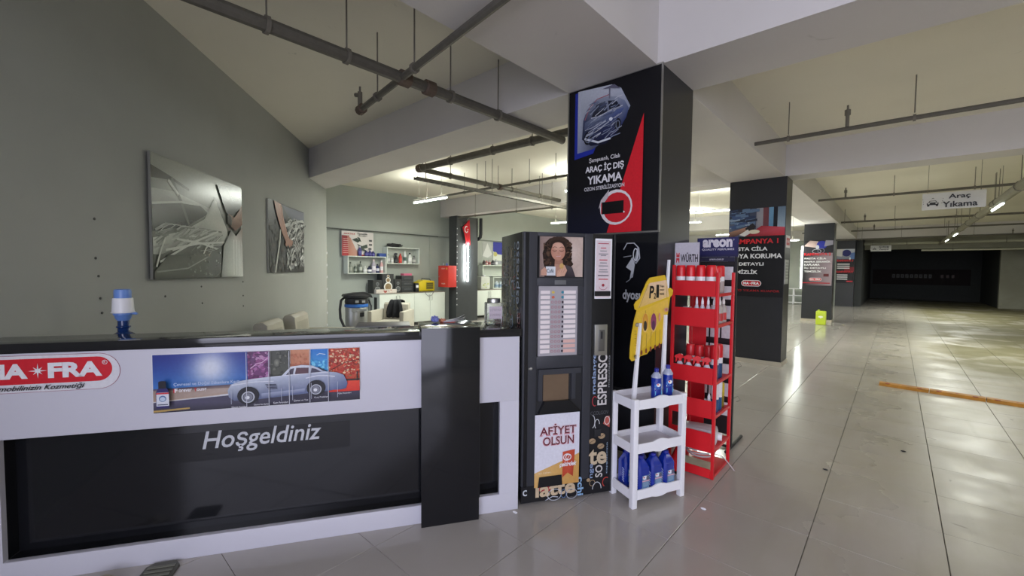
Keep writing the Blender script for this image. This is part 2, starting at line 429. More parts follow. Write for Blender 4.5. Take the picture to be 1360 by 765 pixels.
# ------------------------------------------------------------------ pillars
def pillar(label, x0, x1, y0, y1, plinth=True):
    t = thing('pillar', label, 'pillar', ((x0+x1)/2, y0, 0))
    w2 = (x1-x0)/2
    box('shaft', (-w2, 0, .0), (w2, y1-y0, 3.1), blackp, t)
    if plinth:
        p = MB().box(-w2-.015, -.015, 0, w2+.015, 0, .075).box(w2, 0, 0, w2+.015, y1-y0, .075).box(-w2-.015, 0, 0, -w2, y1-y0, .075)
        p.build('plinth', mat('plinth_tile', '#b5ad9c', .35), t, smooth=0)
    return t
P1 = pillar('big black square pillar behind the vending machine carrying the large car wash poster', -2.18, -1.35, 3.15, 3.79)
P2 = pillar('black square pillar behind the red shelf stand with a pale tile plinth', -2.2, -1.355, 8.08, 8.55)
P3 = pillar('black pillar with the yellow-green canister standing at its foot', -2.25, -1.47, 16.5, 17.0)
P4 = pillar('farthest black pillar, beside the entrance of the dark bay', -2.11, -1.44, 25.0, 25.44, False)
# corner strip on the near pillar
box('corner_strip', (.405, -.006, 1.86), (.418, .002, 3.1), steel, P1)

def poster(label, x0, x1, z0, z1, y, paint, thick=.008, cat='poster', step=.0005, frame=None):
    t = thing('poster', label, cat, ((x0+x1)/2, y-thick, z0))
    W = x1-x0; H = z1-z0
    box('board', (-W/2, 0, 0), (W/2, thick, H), black_mat, t)
    if frame:
        f = MB(); e = .012
        f.box(-W/2-e, -.004, -e, W/2+e, thick, 0).box(-W/2-e, -.004, H, W/2+e, thick, H+e).box(-W/2-e, -.004, 0, -W/2, thick, H).box(W/2, -.004, 0, W/2+e, thick, H)
        f.build('frame', steel, t, smooth=0)
    p = Print(step); paint(p, W, H); p.build(t, (-W/2, 0, 0))
    return t
def streaks(p, x0, z0, x1, z1, n, L, wd, cols, seed, slope):
    rr = random.Random(seed); p._y()
    for i in range(n):
        x = rr.uniform(x0, x1-L*.6); z = rr.uniform(z0, z1); l = L*rr.uniform(.3, 1); sl = slope*rr.uniform(.2, 1.4); p.l += .05
        p.line([(x, z), (x+l*.5, min(z1, z+l*.5*sl+rr.uniform(-.2,.3)*wd)), (x+l, min(z1, z+l*sl))], wd*rr.uniform(.3, 1), rr.choice(cols), same=True)
    p.l = math.ceil(p.l)
def paint_p1(p, W, H):
    p.rect(0, 0, W, H, '#0c0c12')
    p.rect(0, 0, W*.55, H*.30, '#14172e', top='#0c0c12')
    # blue bracket
    p.poly([(W*.075,H*.525),(W*.30,H*.545),(W*.34,H*.60),(W*.115,H*.60),(W*.115,H*.985),(W*.075,H*.98)], '#1f2f9a')
    # photo hexagon
    hexa = [(W*.11,H*.565),(W*.30,H*.575),(W*.58,H*.66),(W*.70,H*.80),(W*.60,H*.93),(W*.50,H*.97),(W*.11,H*.99)]
    p.poly(hexa, '#a9b0c0', cols=['#8b93ab','#4a5068','#565e7c','#8c95ac','#b9c0cf','#c5cad6','#c0c6d2'])
    # car body under foam
    p.poly([(W*.165,H*.655),(W*.27,H*.60),(W*.44,H*.592),(W*.58,H*.66),(W*.66,H*.735),(W*.685,H*.79),(W*.64,H*.845),(W*.55,H*.885),(W*.42,H*.905),(W*.30,H*.895),(W*.215,H*.845),(W*.175,H*.78)], '#3d4762', cols=['#20263e','#141830','#10142a','#1a2250','#2a3870','#4c5a84','#7c86a0','#959db0','#9aa2b4','#8c94a6','#70788c','#3c4460'])
    p.poly([(W*.19,H*.72),(W*.36,H*.70),(W*.56,H*.735),(W*.64,H*.80),(W*.50,H*.80),(W*.32,H*.79),(W*.20,H*.765)], '#5c6684', cols=['#4c5470','#3c4668','#2c3868','#4c5c90','#8c96ac','#7c869c','#5c6680'])
    p.poly([(W*.27,H*.785),(W*.33,H*.865),(W*.43,H*.875),(W*.46,H*.80),(W*.36,H*.785)], '#14161f', cols=['#1c1f2c','#3c4254','#5c6478','#1c2030','#12141c'])
    p.poly([(W*.48,H*.805),(W*.46,H*.872),(W*.55,H*.858),(W*.60,H*.815)], '#1c2032')
    p.line([(W*.27,H*.785),(W*.36,H*.785),(W*.47,H*.80),(W*.62,H*.815)], W*.008, '#c8ccd8')
    for cx, cz, rx, rz in ((.235,.655,.045,.045),(.575,.70,.035,.04)): p.ell(W*cx, H*cz, W*rx, H*rz, '#0c0e16'); p.ring(W*cx, H*cz, W*rx*.7, H*rz*.7, W*.01, '#6c7488')
    p.line([(W*.20,H*.655),(W*.36,H*.612),(W*.50,H*.622)], W*.02, '#d5dae4'); p.line([(W*.30,H*.70),(W*.50,H*.715)], W*.008, '#aab2c4')
    p.line([(W*.20,H*.78),(W*.25,H*.85),(W*.34,H*.90),(W*.48,H*.908)], W*.008, '#a8626c')
    streaks(p, W*.20, H*.63, W*.62, H*.88, 36, W*.12, W*.008, ['#8f98ac','#7c86a0','#a5abbc','#c8ccd6'], 5, .45)
    p.ell(W*.50, H*.745, W*.02, H*.012, '#dfe5f0')
    p.poly([(W*.40,H*.955),(W*.53,H*.965),(W*.60,H*.925),(W*.50,H*.945)], '#5f5f74'); p.rect(W*.475, H*.88, W*.49, H*.95, '#77788a')
    streaks(p, W*.20, H*.62, W*.62, H*.88, 60, W*.10, W*.012, ['#8f98ac','#7c86a0','#66708c','#a5abbc','#4b5575','#3c4664'], 5, .5)
    # red wedge
    p.poly([(W*.48,0),(W*.845,0),(W*.845,H*.73)], '#d7202e')
    p.ell(W*.575, H*.165, W*.175, H*.115, '#e9e4e6'); p.ell(W*.585, H*.163, W*.148, H*.098, '#cf2431')
    p.poly([(W*.385,H*.165),(W*.41,H*.22),(W*.50,H*.285),(W*.49,H*.235),(W*.44,H*.195)], '#c9c3c6')
    p.rect(W*.42, H*.125, W*.66, H*.205, '#09090c'); p.rect(W*.415, H*.128, W*.425, H*.198, '#d03038')
    p.ell(W*.665, H*.13, W*.008, H*.006, '#ffffff')
    p.text('Şampuanlı, Cilalı', W*.265, H*.475, W*.61, H*.512, '#e4e2e6', .012)
    p.text('ARAÇ İÇ DIŞ', W*.225, H*.405, W*.655, H*.47, '#e9e8ec', .03)
    p.text('YIKAMA', W*.25, H*.335, W*.64, H*.39, '#e9e8ec', .03)
    p.text('OZON STERİLİZASYON', W*.215, H*.292, W*.665, H*.325, '#dcdbe0', .02)
poster('large black and red ARAÇ İÇ DIŞ YIKAMA poster on the near pillar', -2.178, -1.352, 1.86, 3.095, 3.15, paint_p1, frame=True)
# lower lettering print on the same pillar
t = thing('wall_lettering', 'black board with white car outline and dyosu lettering below the big poster', 'sign', (-1.765, 3.146, .6))
box('board', (-.41, 0, 0), (.41, .004, 1.24), black_gloss, t)
p = Print()
p.text('dyosu', .13, .70, .30, .80, '#c9ccd2', .03)
for pts in ([(.13,1.12),(.16,1.17),(.22,1.17),(.26,1.13),(.27,1.05),(.24,1.01),(.20,1.05)],): p.line(pts, .008, '#b9bdc4')
p.poly([(.155,.98),(.21,1.06),(.23,1.0),(.215,.90),(.19,.89),(.20,.95)], '#c2c6cc'); p.poly([(.225,1.03),(.25,1.14),(.265,1.10),(.255,1.02)], '#aeb3ba')
p.line([(.13,1.06),(.20,1.07)], .006, '#9a9ea6'); p.line([(.16,.86),(.19,.88),(.22,.93)], .006, '#9a9ea6')
p.ring(.235, 1.08, .022, .05, .008, '#d5d8dd')
p.build(t, (0, 0, 0))

def mafra(p, x0, z0, x1, z1, bg='#c81f2c'):
    W, H = x1-x0, z1-z0; r = H/2
    def cap(x0, z0, x1, z1, c):
        r = (z1-z0)/2; cz = (z0+z1)/2
        pts = [(x1-r+r*math.cos(R(a)), cz+r*math.sin(R(a))) for a in range(-90, 91, 15)]+[(x0+r+r*math.cos(R(a)), cz+r*math.sin(R(a))) for a in range(90, 271, 15)]
        p.poly(pts, c)
    cap(x0, z0, x1, z1, '#e6e6ea'); cap(x0+H*.1, z0+H*.1, x1-H*.1, z1-H*.1, bg)
    p.text('MA', x0+W*.10, z0+H*.27, x0+W*.40, z1-H*.27, '#f0f0f4', .04)
    p.text('FRA', x0+W*.52, z0+H*.27, x0+W*.90, z1-H*.27, '#f0f0f4', .04)
    p.rect(x0+W*.43, z0+H*.45, x0+W*.49, z1-H*.45, '#f0f0f4')

def paint_p2(p, W, H):
    p.rect(0, 0, W, H, '#0e0e12'); zb = H*.685
    p.rect(0, zb, W, H, '#5c6478', top='#3c4154')
    p.rect(W*.50, zb, W*.62, H, '#8f8f97'); p.rect(W*.62, zb, W*.72, H, '#6c3a40'); p.rect(W*.72, zb, W*.80, H, '#4f7c9c', top='#6c9abc'); p.rect(W*.80, zb, W*.87, H, '#11131f'); p.rect(W*.87, zb+.1, W, H, '#9fb4c4', top='#5e7388')
    streaks(p, 0, zb+.14, W*.48, H*.99, 70, .2, .05, ['#3c5078','#5b7290','#20283c','#8797ac','#2c3858'], 3, .1)
    p.poly([(W*.3,zb),(W,zb),(W,zb+.13),(W*.6,zb+.17)], '#b02836', cols=['#7c1c26','#c02c3a','#d05060','#9a2430'])
    p.poly([(0,zb),(0,zb+.08),(W*.35,zb+.16),(W*.45,zb+.22),(W*.42,zb+.12),(W*.1,zb)], '#a57c6a', cols=['#58403a','#8c6a5a','#b98a74','#c99a82','#8c6250','#402c28'])
    p.poly([(W*.30,zb+.13),(W*.44,zb+.22),(W*.50,zb+.16),(W*.42,zb+.05)], '#201c20'); p.ell(W*.47, zb+.075, W*.10, .035, '#d8d0b8', a0=.3); p.poly([(W*.2,zb+.03),(W*.36,zb+.12),(W*.40,zb+.05),(W*.3,zb)], '#d9d6d2')
    p.text('KAMPANYA 1', W*.02, H*.60, W*.90, H*.655, '#d02630', .03)
    for k, (t_, xe) in enumerate((('PASTA CİLA', .72), ('BOYA KORUMA', .97), ('İÇ DETAYLI', .66), ('TEMİZLİK', .56))):
        z = H*(.52-.088*k); p.text(t_, W*.04, z, W*xe, z+H*.055, '#e8e8ea', .03)
    mafra(p, W*.27, H*.115, W*.63, H*.185)
    p.text('OTO YIKAMA KUAFÖR', W*.1, H*.055, W*.95, H*.085, '#a82028', .01)
poster('poster headed KAMPANYA 1 in red above white lines, on the second pillar', -2.195, -1.36, 1.14, 2.62, 8.08, paint_p2, step=.001)
def paint_p3(p, W, H, lines=('PASTA CİLA','MAFRA SERAMİK','KAPLAMA','İÇ DETAYLI','TEMİZLİK')):
    p.rect(0, 0, W, H, '#15151b', right='#a08f98')
    p.rect(0, H*.72, W, H, '#2b2b33', top='#1a1a1f')
    p.poly([(0,H*.88),(W*.4,H*.84),(W*.5,H*.98),(W*.2,H)], '#c8b0ac'); p.ell(W*.62, H*.90, W*.18, H*.09, '#2a35a8'); p.ell(W*.47, H*.85, W*.06, H*.05, '#c8ccd8')
    p.poly([(W*.7,H*.86),(W,H*.9),(W,H*.99),(W*.75,H)], '#9a98a8'); p.ring(W*.45, H*.76, W*.16, H*.05, W*.02, '#b8b8c4'); p.ring(W*.6, H*.77, W*.12, H*.06, W*.02, '#8c8ca0')
    p.text('KAMPANYA 2', W*.02, H*.665, W*.94, H*.725, '#d02630', .03)
    for k, t_ in enumerate(lines):
        z = H*(.58-.072*k); p.text(t_, W*.03, z, W*min(.95, .08+.071*len(t_)), z+H*.05, '#e8e8ea', .03)
    mafra(p, W*.22, H*.10, W*.66, H*.17); p.rect(0, H*.045, W*.95, H*.065, '#b02030'); p.rect(W*.72, H*.20, W*.9, H*.26, '#5a2024')
poster('poster headed KAMPANYA 2 on the pillar with the yellow-green canister', -2.235, -1.49, 1.15, 2.57, 16.5, paint_p3, step=.002)
def paint_p4(p, W, H):
    p.rect(0, 0, W, H, '#17171c'); p.rect(0, H*.70, W, H, '#6f7688', top='#c8ccd4')
    p.ell(W*.55, H*.88, W*.25, H*.1, '#23286a'); p.poly([(0,H*.8),(W*.3,H*.78),(W*.35,H),(0,H)], '#ccc9c8'); p.poly([(W*.7,H*.72),(W,H*.7),(W,H*.9),(W*.8,H*.88)], '#5a78b0'); p.ell(W*.75, H*.72, W*.04, H*.04, '#f0f0f0')
    p.text('KAMPANYA 3', W*.03, H*.63, W*.93, H*.69, '#d02630', .03)
    p.rect(W*.45, H*.33, W, H*.47, '#7a1c28'); p.text('KAMPANYA 4', W*.03, H*.30, W*.93, H*.36, '#d02630', .03)
    for z in (.54, .48, .42): p.rect(W*.05, H*z, W*.75, H*(z+.03), '#d8d8dc')
    for z in (.22, .16, .10): p.rect(W*.05, H*z, W*.65, H*(z+.03), '#d8d8dc')
    p.rect(W*.6, H*.03, W*.95, H*.07, '#b02030')
poster('farthest campaign poster, with two red headings, on the last pillar', -2.105, -1.45, 1.09, 2.66, 25.0, paint_p4, step=.003)
# notices on the flank of the second pillar
def flank_sign(label, y0, y1, z0, z1, fn):
    t = thing('notice', label, 'sign', (-1.35, (y0+y1)/2, z0)); W = y1-y0; H = z1-z0
    box('board', (-.004, -W/2, 0), (0, W/2, H), whitep, t)
    p = Print(.001); fn(p, W, H); p.build(t, (0, -W/2, 0), rz=90)
    return t
flank_sign('small red and white notice on the flank of the second pillar', 8.14, 8.46, 1.96, 2.16, lambda p, W, H: (p.rect(0,0,W,H,'#e8e4e4'), p.rect(.02,.04,W-.02,H-.04,'#c03038'), p.text('SIGARA', .05,.08,W-.05,.12,'#ffffff')))
flank_sign('white paper notice below the red one on the flank of the second pillar', 8.12, 8.42, 1.36, 1.76, lambda p, W, H: (p.rect(0,0,W,H,'#b9bdb8'), [p.rect(.04,H-.06-.05*k,W-.04,H-.045-.05*k,'#7b7f7c') for k in range(6)]))

# ------------------------------------------------------------------ pipes under the ceiling
def pipe(label, a, b, r, rods=(), couplings=(), heads=(), drops=(), m=None, group=None, cat='pipe', zc=3.6, n=10):
    """a, b: end points; rods/couplings/heads: distances along the pipe"""
    A = Vector(a); B = Vector(b); D = (B-A); Ln = D.length; d = D.normalized()
    t = thing('ceiling_pipe', label, cat, a, group=group)
    MB().tube([(0,0,0), tuple(D)], r, n).build('pipe_run', m or pipe_m, t)
    for s in rods:
        q = d*s; z1 = zc-A.z-.001
        MB().tube([(q.x, q.y, r), (q.x, q.y, z1)], .006, 6).build('hanger_rod', rod_m, t)
        MB().tube([tuple(q-d*.012), tuple(q+d*.012)], r+.012, n).build('clamp', rod_m, t)
    for s in couplings:
        q = d*s; MB().tube([tuple(q-d*.05), tuple(q-d*.04), tuple(q+d*.04), tuple(q+d*.05)], [r+.006, r+.018, r+.018, r+.006], n).build('coupling', rust_m, t)
    for s in heads:
        q = d*s
        MB().tube([(q.x,q.y,0),(q.x,q.y,r+.16)], [.018,.018], 8).tube([(q.x,q.y,r+.10),(q.x,q.y,r+.16)], .028, 8).tube([(q.x,q.y,r+.16),(q.x,q.y,r+.21)], .011, 6).build('sprinkler_head', rod_m, t)
    return t
zC = 3.6
pipe('thick grey main pipe running from the top left towards the big pillar', (-2.96, .1, 3.05), (-2.96, 4.14, 3.07), .045, rods=(.88, 1.40, 2.35, 2.95), couplings=(1.88, 2.12), m=pipe_m)
ct = pipe('thinner pipe crossing over the thick main pipe above the counter', (-3.84, 2.075, 3.05), (-1.0, 1.66, 3.05), .028, rods=(.42, 1.12), couplings=(.03,))
MB().tube([(0,0,0),(0,0,.17)], .022, 8).tube([(0,0,.14),(-.05,-.02,.15)], .02, 8).tube([(0,0,.17),(0,0,.22)], .01, 6).build('sprinkler_head', rod_m, ct)
pipe('thick pipe running across under the ceiling behind the first beam', (-5.87, 4.2, 3.19), (-2.3, 4.2, 3.17), .05, rods=(.1, .8, 1.7, 2.4), couplings=(.03,), m=pipe_m)
pipe('long grey pipe running away from the bend above the wall shelves', (-5.85, 4.15, 3.18), (-5.85, 12.5, 3.15), .042, rods=(.7, 1.55, 2.3, 3.2, 4.4, 6.5), couplings=(1.95,), m=pipe_m)
pipe('thin cross pipe just behind the near pillar, visible on both its sides', (-7.4, 6.1, 3.19), (6.5, 6.1, 3.14), .024, rods=(.5, 1.5, 2.3, 2.9, 3.6, 4.9, 6.37, 7.48, 9.6, 11.5), heads=(6.93, 10.5))
pipe('thin cross pipe at lamp height close above the car wash sign', (-3.0, 12.0, 3.2), (6.5, 12.0, 3.22), .026, rods=(1.0, 2.9, 4.05, 6.0), heads=(2.1, 5.6))
pipe('second cross pipe beyond the car wash sign', (-3.0, 17.4, 3.18), (7, 17.4, 3.18), .03, rods=(1.7, 2.9, 4.2, 5.9), heads=(2.2, 6.6))
pipe('third cross pipe beyond the car wash sign, nearer than the lintel of the dark bay', (-3.0, 21.5, 3.2), (7, 21.5, 3.22), .03, rods=(1.8, 2.9, 4.2, 6.6), heads=(2.3, 6.2))
pipe('farthest thin cross pipe, in front of the dark bay', (-3.0, 24.6, 3.05), (7, 24.6, 3.1), .035, rods=(1.8, 3.1, 5.2), heads=(6.2,))
# cable tray
ctr = thing('cable_tray', 'narrow perforated cable tray hanging beside the long grey pipe above the room', 'cable tray', (-5.62, 3.95, 2.94))
tr = MB().box(-.04, 0, 0, -.034, 6.5, .045).box(.034, 0, 0, .04, 6.5, .045)
tr.build('side_rail', pipe_m, ctr, smooth=0)
rg = MB()
for k in range(54): rg.box(-.034, k*.12, 0, .034, k*.12+.035, .006)
rg.build('rungs', pipe_m, ctr, smooth=0)
for k in range(5): MB().tube([(0, .2+k*1.5, .04), (0, .2+k*1.5, .655)], .006, 6).build('hanger_rod', rod_m, ctr)
cb = MB(); cb.tube([(-.015, 0, .012), (-.015, 6.4, .012)], .008, 6).tube([(.012, 0, .013), (.012, 6.4, .013)], .009, 6); cb.build('cables', black_mat, ctr)
pipe('low conduit with hangers above the flag', (-9.3, 8.0, 3.02), (-5.6, 8.0, 3.0), .022, rods=(.7, 2.2, 3.3), zc=3.6)

# ------------------------------------------------------------------ lamps
def lamp(label, c, L, ang=0, power=14, group=None, vertical=False, conduit=None, drop=None, face=None):
    """c centre of the tube; ang = direction in plan"""
    t = thing('tube_lamp', label, 'lamp', c, ang, group)
    if vertical:
        MB().tube([(0,0,-L/2),(0,0,L/2)], .016, 10).build('lamp_tube', tube_m, t)
        box('housing', (-.02, .012, -L/2-.02), (.02, .052, L/2+.02), whitep, t)
        l = bpy.data.lights.new('tube_light', 'AREA'); l.shape = 'RECTANGLE'; l.size = .05; l.size_y = L; l.energy = power; l.color = (.95, 1, .96)
        o = bpy.data.objects.new('tube_light', l); COL.objects.link(o); o.parent = t; o.location = (0, -.04, 0); o.rotation_euler = (R(90), 0, 0)
    else:
        MB().tube([(-L/2,0,0),(L/2,0,0)], .016, 10).build('lamp_tube', tube_m, t)
        box('housing', (-L/2-.02, -.022, .013), (L/2+.02, .022, .045), whitep, t)
        for sx in (-L*.35, L*.35): MB().tube([(sx,0,.04),(sx,0,3.6-c[2])], .004, 6).build('hanger_rod', rod_m, t)
        l = bpy.data.lights.new('tube_light', 'AREA'); l.shape = 'RECTANGLE'; l.size = L; l.size_y = .05; l.energy = power; l.color = (.98, 1, .90)
        l.spread = R(180)
        o = bpy.data.objects.new('tube_light', l); COL.objects.link(o); o.parent = t; o.location = (0, 0, -.02)
        # upward half of the tube's light
        l2 = l.copy(); l2.energy = power*.55; o2 = bpy.data.objects.new('tube_light', l2); COL.objects.link(o2); o2.parent = t; o2.location = (0, 0, .06); o2.rotation_euler = (R(180), 0, 0)
    return t
pipe('dark thin conduit carrying the left ceiling tube lamp, with an upturned end', (-8.2, 5.72, 3.09), (-5.7, 5.72, 3.09), .018, rods=(.5, 2.1))
lamp('lit tube lamp hanging over the wall shelves, leftmost of the ceiling lamps', (-7.6, 5.72, 3.04), 1.15, 0, 36)
lamp('lit tube lamp seen just left of the big pillar above the vending machine', (-7.7, 11.0, 3.04), 1.1, 0, 36)
lamp('lit tube lamp between the big pillar and the second pillar, above the blue header sign', (-3.2, 10.85, 3.0), 1.25, 0, 38)
cd = pipe('thick lamp-bearing conduit running away under the ceiling at far right', (1.42, 8.0, 2.97), (1.42, 27.5, 2.93), .075, rods=(2.5, 4.5, 4.9, 7, 9, 11, 13, 15.5, 18), m=mat('conduit_grey', '#8f8c7c', .6, noise=.2))
for k, (y, lab) in enumerate([(12.6, 'lit tube lamp on the thick conduit just right of the car wash sign'), (20.6, 'second of the three lit tube lamps along the thick conduit'), (23.8, 'third and smallest lit tube lamp along the thick conduit')]):
    lamp(lab, (1.42, y, 2.865), 1.2, 90, 42)
lamp('bright upright tube lamp on the dark column under the red flag', (-9.44, 8.50, 1.76), 1.14, 90, 7, vertical=True)
lamp('upright tube lamp glowing at the left edge of the pillar with the canister', (-2.31, 16.62, 1.72), 1.36, -90, 8, vertical=True)
lamp('short lit tube lamp level above the upright one, left of the pillar with the canister', (-2.9, 16.2, 2.58), 1.1, 0, 14)
# unseen tube lamps added to fill the garage interior with light
for k, (x, y) in enumerate([(-8.6, 20.5), (-5.5, 20.5), (-5.5, 14.8), (5.2, 6.0), (5.2, 12.0), (-4.6, 7.4)]):
    lamp('added unseen fill tube lamp under the ceiling, %s' % ('behind the second pillar', 'behind the third pillar', 'beyond the long grey pipe', 'right of the frame, near', 'right of the frame, far', 'behind the near pillar')[k], (x, y, 3.2), 1.2, 0, 42)

# ------------------------------------------------------------------ reception counter
CO = (-2.094, 1.519); CR = 57.965
def cpt(t, y, z=0):
    a = R(CR); return (CO[0]+t*math.cos(a)-y*math.sin(a), CO[1]+t*math.sin(a)+y*math.cos(a), z)
ct = thing('reception_counter', 'long white reception counter with glossy black top and recessed black front', 'counter', (*CO, 0), CR)
T0, T1 = -2.13, .612
box('top_panel', (T0, 0, .714), (T1, .03, 1.127), white_lam, ct, bevel=.0015)
box('bottom_panel', (T0, 0, 0), (T1, .03, .112), white_lam, ct, bevel=.0015)
box('side_stile', (T0, 0, .112), (-1.976, .03, .714), white_lam, ct)
box('side_stile', (.487, 0, .112), (T1, .03, .714), white_lam, ct)
box('middle_stile', (.0, 0, .112), (.36, .03, .714), black_mat, ct)
rc = MB().box(-1.976, .095, .085, .487, .11, .74).box(-1.976, .002, .098, -.0, .1, .1115).box(.36, .002, .098, .487, .1, .1115)
rc.box(-1.99, .03, .112, -1.976, .1, .714).box(.487, .03, .112, .5, .1, .714).box(-1.976, .03, .7145, .487, .1, .725)
rc.build('recess_lining', black_gloss, ct, smooth=0)
box('end_panel', (.597, .031, 0), (.612, .38, 1.127), black_mat, ct)
cp_ = MB().prism([(T0+.02, -.005), (.625, -.005), (.625, .40), (.36, .40), (.0, .27), (T0+.02, .25)], 1.127, 1.175, 'z')
cp_.build('counter_top', mat('counter_top_gloss', '#1c1c20', .07, noise=.2, scale=5, spec=.6), ct, bevel=.002)
box('pilaster', (-.005, -.05, 0), (.345, -.006, 1.2), black_gloss, ct, bevel=.0015)
box('pilaster_cap', (-.005, -.0055, 1.1755), (.345, .30, 1.2), black_gloss, ct, bevel=.0015)
box('inner_desk', (T0+.08, .27, .72), (.595, .78, .745), mat('desk_grey', '#7a7a78', .4), ct)
box('back_panel', (T0+.08, .235, 0), (.595, .25, 1.127), black_mat, ct)
for x in (T0+.1, -1.0, .5): box('desk_leg', (x, .72, 0), (x+.04, .76, .72), black_mat, ct)
# emblem sticker
p = Print(.0009)
def pill(p, x0, z0, x1, z1, c):
    r = (z1-z0)/2; cz = (z0+z1)/2
    p.poly([(x1-r+r*math.cos(R(a)), cz+r*math.sin(R(a))) for a in range(-90, 91, 10)]+[(x0+r+r*math.cos(R(a)), cz+r*math.sin(R(a))) for a in range(90, 271, 10)], c)
pill(p, -2.11, .937, -1.487, 1.117, '#9c5068'); pill(p, -2.109, .939, -1.489, 1.115, '#dcdbe2')
pill(p, -2.075, .978, -1.520, 1.100, '#d02432')
p.text('MA', -2.02, 1.005, -1.852, 1.078, '#e6e6ec', .05); p.text('FRA', -1.775, 1.003, -1.560, 1.078, '#e6e6ec', .05)
star = []
for k in range(16):
    rr_ = (.037 if k % 4 == 0 else .026) if k % 2 == 0 else .009
    star.append((-1.813+rr_*math.cos(R(90+22.5*k)), 1.041+rr_*math.sin(R(90+22.5*k))))
p.poly(star, '#e6e6ec')
p.ring(-1.548, 1.071, .011, .011, .0025, '#e6e6ec'); p.text('R', -1.552, 1.066, -1.544, 1.077, '#e6e6ec', .01)
p.text('Otomobilinizin Kozmetiği', -2.02, .943, -1.63, .975, '#1c1c24', .012, .4)
p.build(ct, (0, -.0004, 0), name='emblem_sticker', rough=.3)
# wide banner with the silver coupe
p = Print(.0004)
BX, BZ, BW, BH = -1.352, .793, 1.001, .302
p.rect(-.004, -.004, BW+.004, BH+.004, '#d8d8de')
def mixc(a, b, t):
    a = hexc(a) if isinstance(a, str) else a; b = hexc(b) if isinstance(b, str) else b
    t = max(0, min(1, t)); return tuple(x+(y-x)*t for x, y in zip(a, b))
p.field(0, .10, .43, BH, 24, 12, lambda u, v: mixc(mixc('#3f80c8', '#1d2f86', v*1.1), '#d4dae8', math.exp(-(((u-.60)/.22)**2+((v-.62)/.5)**2))*1.05))
p.poly([(0,.09),(.43,.10),(.43,.13),(0,.125)], '#8a6a5a', cols=['#b09a86','#a89484','#5a4a58','#4a4664'])
p.poly([(0,.06),(.43,.085),(.43,.11),(0,.115)], '#b8a490', cols=['#a89080','#b09c8c','#b8a8a0','#a08878'])
p.poly([(0,0),(BW,0),(BW,.075),(.43,.075),(0,.055)], '#3a3448', cols=['#2c2838','#201d2a','#4a4660','#3f3c50','#54506a'])
p.poly([(0,.004),(.16,.012),(.16,.02),(0,.014)], '#b89a5a'); p.poly([(0,.058),(.3,.075),(.3,.078),(0,.061)], '#c8b8a8')
for x0, x1, c, c2 in ((.43,.537,'#7c3c74','#5c3c68'),(.54,.637,'#55584c','#44463f'),(.64,.740,'#c0775a','#c88a68'),(.743,.835,'#58b4e0','#2273c8'),(.838,BW,'#c84a34','#b8543c')):
    p.rect(x0, .12, x1, BH, c, top=c2)
p.speck(.43, .15, .537, BH, 90, .016, ['#a86aa0','#8c4a80','#5c2c58','#b88ab0','#6a3868'], 4)
p.line([(.445,.21),(.475,.235),(.50,.24),(.53,.265)], .004, '#d8b0d0'); p.line([(.51,.13),(.52,.155),(.53,.165)], .002, '#e0c8e0')
p.speck(.54, .13, .637, BH, 50, .012, ['#5f6256','#4c4e46','#6c6e62','#3c3e38'], 6); p.ell(.573, .235, .014, .022, '#8a8c80', edge='#5a5c52')
p.speck(.64, .22, .740, .28, 20, .015, ['#b87052','#c88464'], 8); p.rect(.64, .19, .74, .225, '#b06a50')
p.speck(.743, .19, .835, .245, 25, .012, ['#6cc4ec','#48a4dc','#80d0f0'], 9); p.line([(.775,.27),(.79,.278),(.82,.272)], .003, '#e0f0f8')
p.rect(.838, .10, BW, .125, '#2a2220'); p.rect(.838, .055, BW, .115, '#d83428', top='#e04a34')
p.speck(.838, .15, BW, BH, 330, .010, ['#e8c8a0','#c83c2c','#a82c24','#e05a3c','#8c3428','#d04c38','#d8a484','#b83c30'], 11)
p.speck(.838, .125, BW, .15, 30, .006, ['#7a6038','#8c7848','#3a2a20'], 12)
p.line([(.84,.175),(.88,.20),(.93,.225),(BW,.235)], .003, '#3a2020'); p.rect(.918, .115, .923, .15, '#2c1a18'); p.rect(.985, .115, .991, .17, '#2c1a18')
# car
low = lambda z: z if z > .16 else .16-(.16-z)*1.42
bodyp = [(.340,.118),(.355,.140),(.40,.152),(.46,.158),(.54,.163),(.60,.166),(.622,.190),(.645,.213),(.70,.219),(.75,.214),(.79,.196),(.825,.176),(.88,.168),(.915,.155),(.932,.130),(.936,.118),(.928,.100),(.905,.096),(.86,.096),(.84,.094),(.49,.078),(.37,.078),(.345,.092)]
bodyp = [(a, low(b)) for a, b in bodyp]
p.poly(bodyp, '#9aa4be', cols=['#a8b0c4','#bcc4d4','#c4ccd8','#c8ccd8','#c8ccda','#c8cede','#d0d4e0','#dde0e8','#dde0e8','#ccd2e0','#b4bccf','#b0b8cc','#a8b2c8','#8c96b4','#6f7aa0','#5c6890','#4c587c','#55608a','#606c94','#66729a','#606a8a','#5c6686','#747e9c'])
p.poly([(.62,.168),(.645,.200),(.662,.204),(.655,.170)], '#4a4456'); p.poly([(.665,.170),(.672,.205),(.735,.203),(.733,.172)], '#5c3f48'); p.poly([(.745,.173),(.75,.200),(.772,.194),(.80,.176)], '#454256')
p.poly([(.775,.204),(.785,.203),(.83,.178),(.81,.180)], '#24283c')
p.line([(.6,.166),(.835,.173)], .003, '#e4e6ee'); p.line([(.36,.128),(.47,.140),(.56,.138)], .004, '#dfe2ea'); p.line([(.72,.145),(.78,.156),(.83,.153),(.87,.146)], .005, '#dfe2ec')
p.poly([(.50,low(.08)),(.715,low(.095)),(.715,.088),(.50,.075)], '#7f89a8', cols=['#5c6686','#66709a','#a0a8c2','#a0a8c2'])
for k in range(4): p.line([(.52+.004*k,.122-.008*k),(.572+.002*k,.120-.0075*k)], .004, '#2a2c3c')
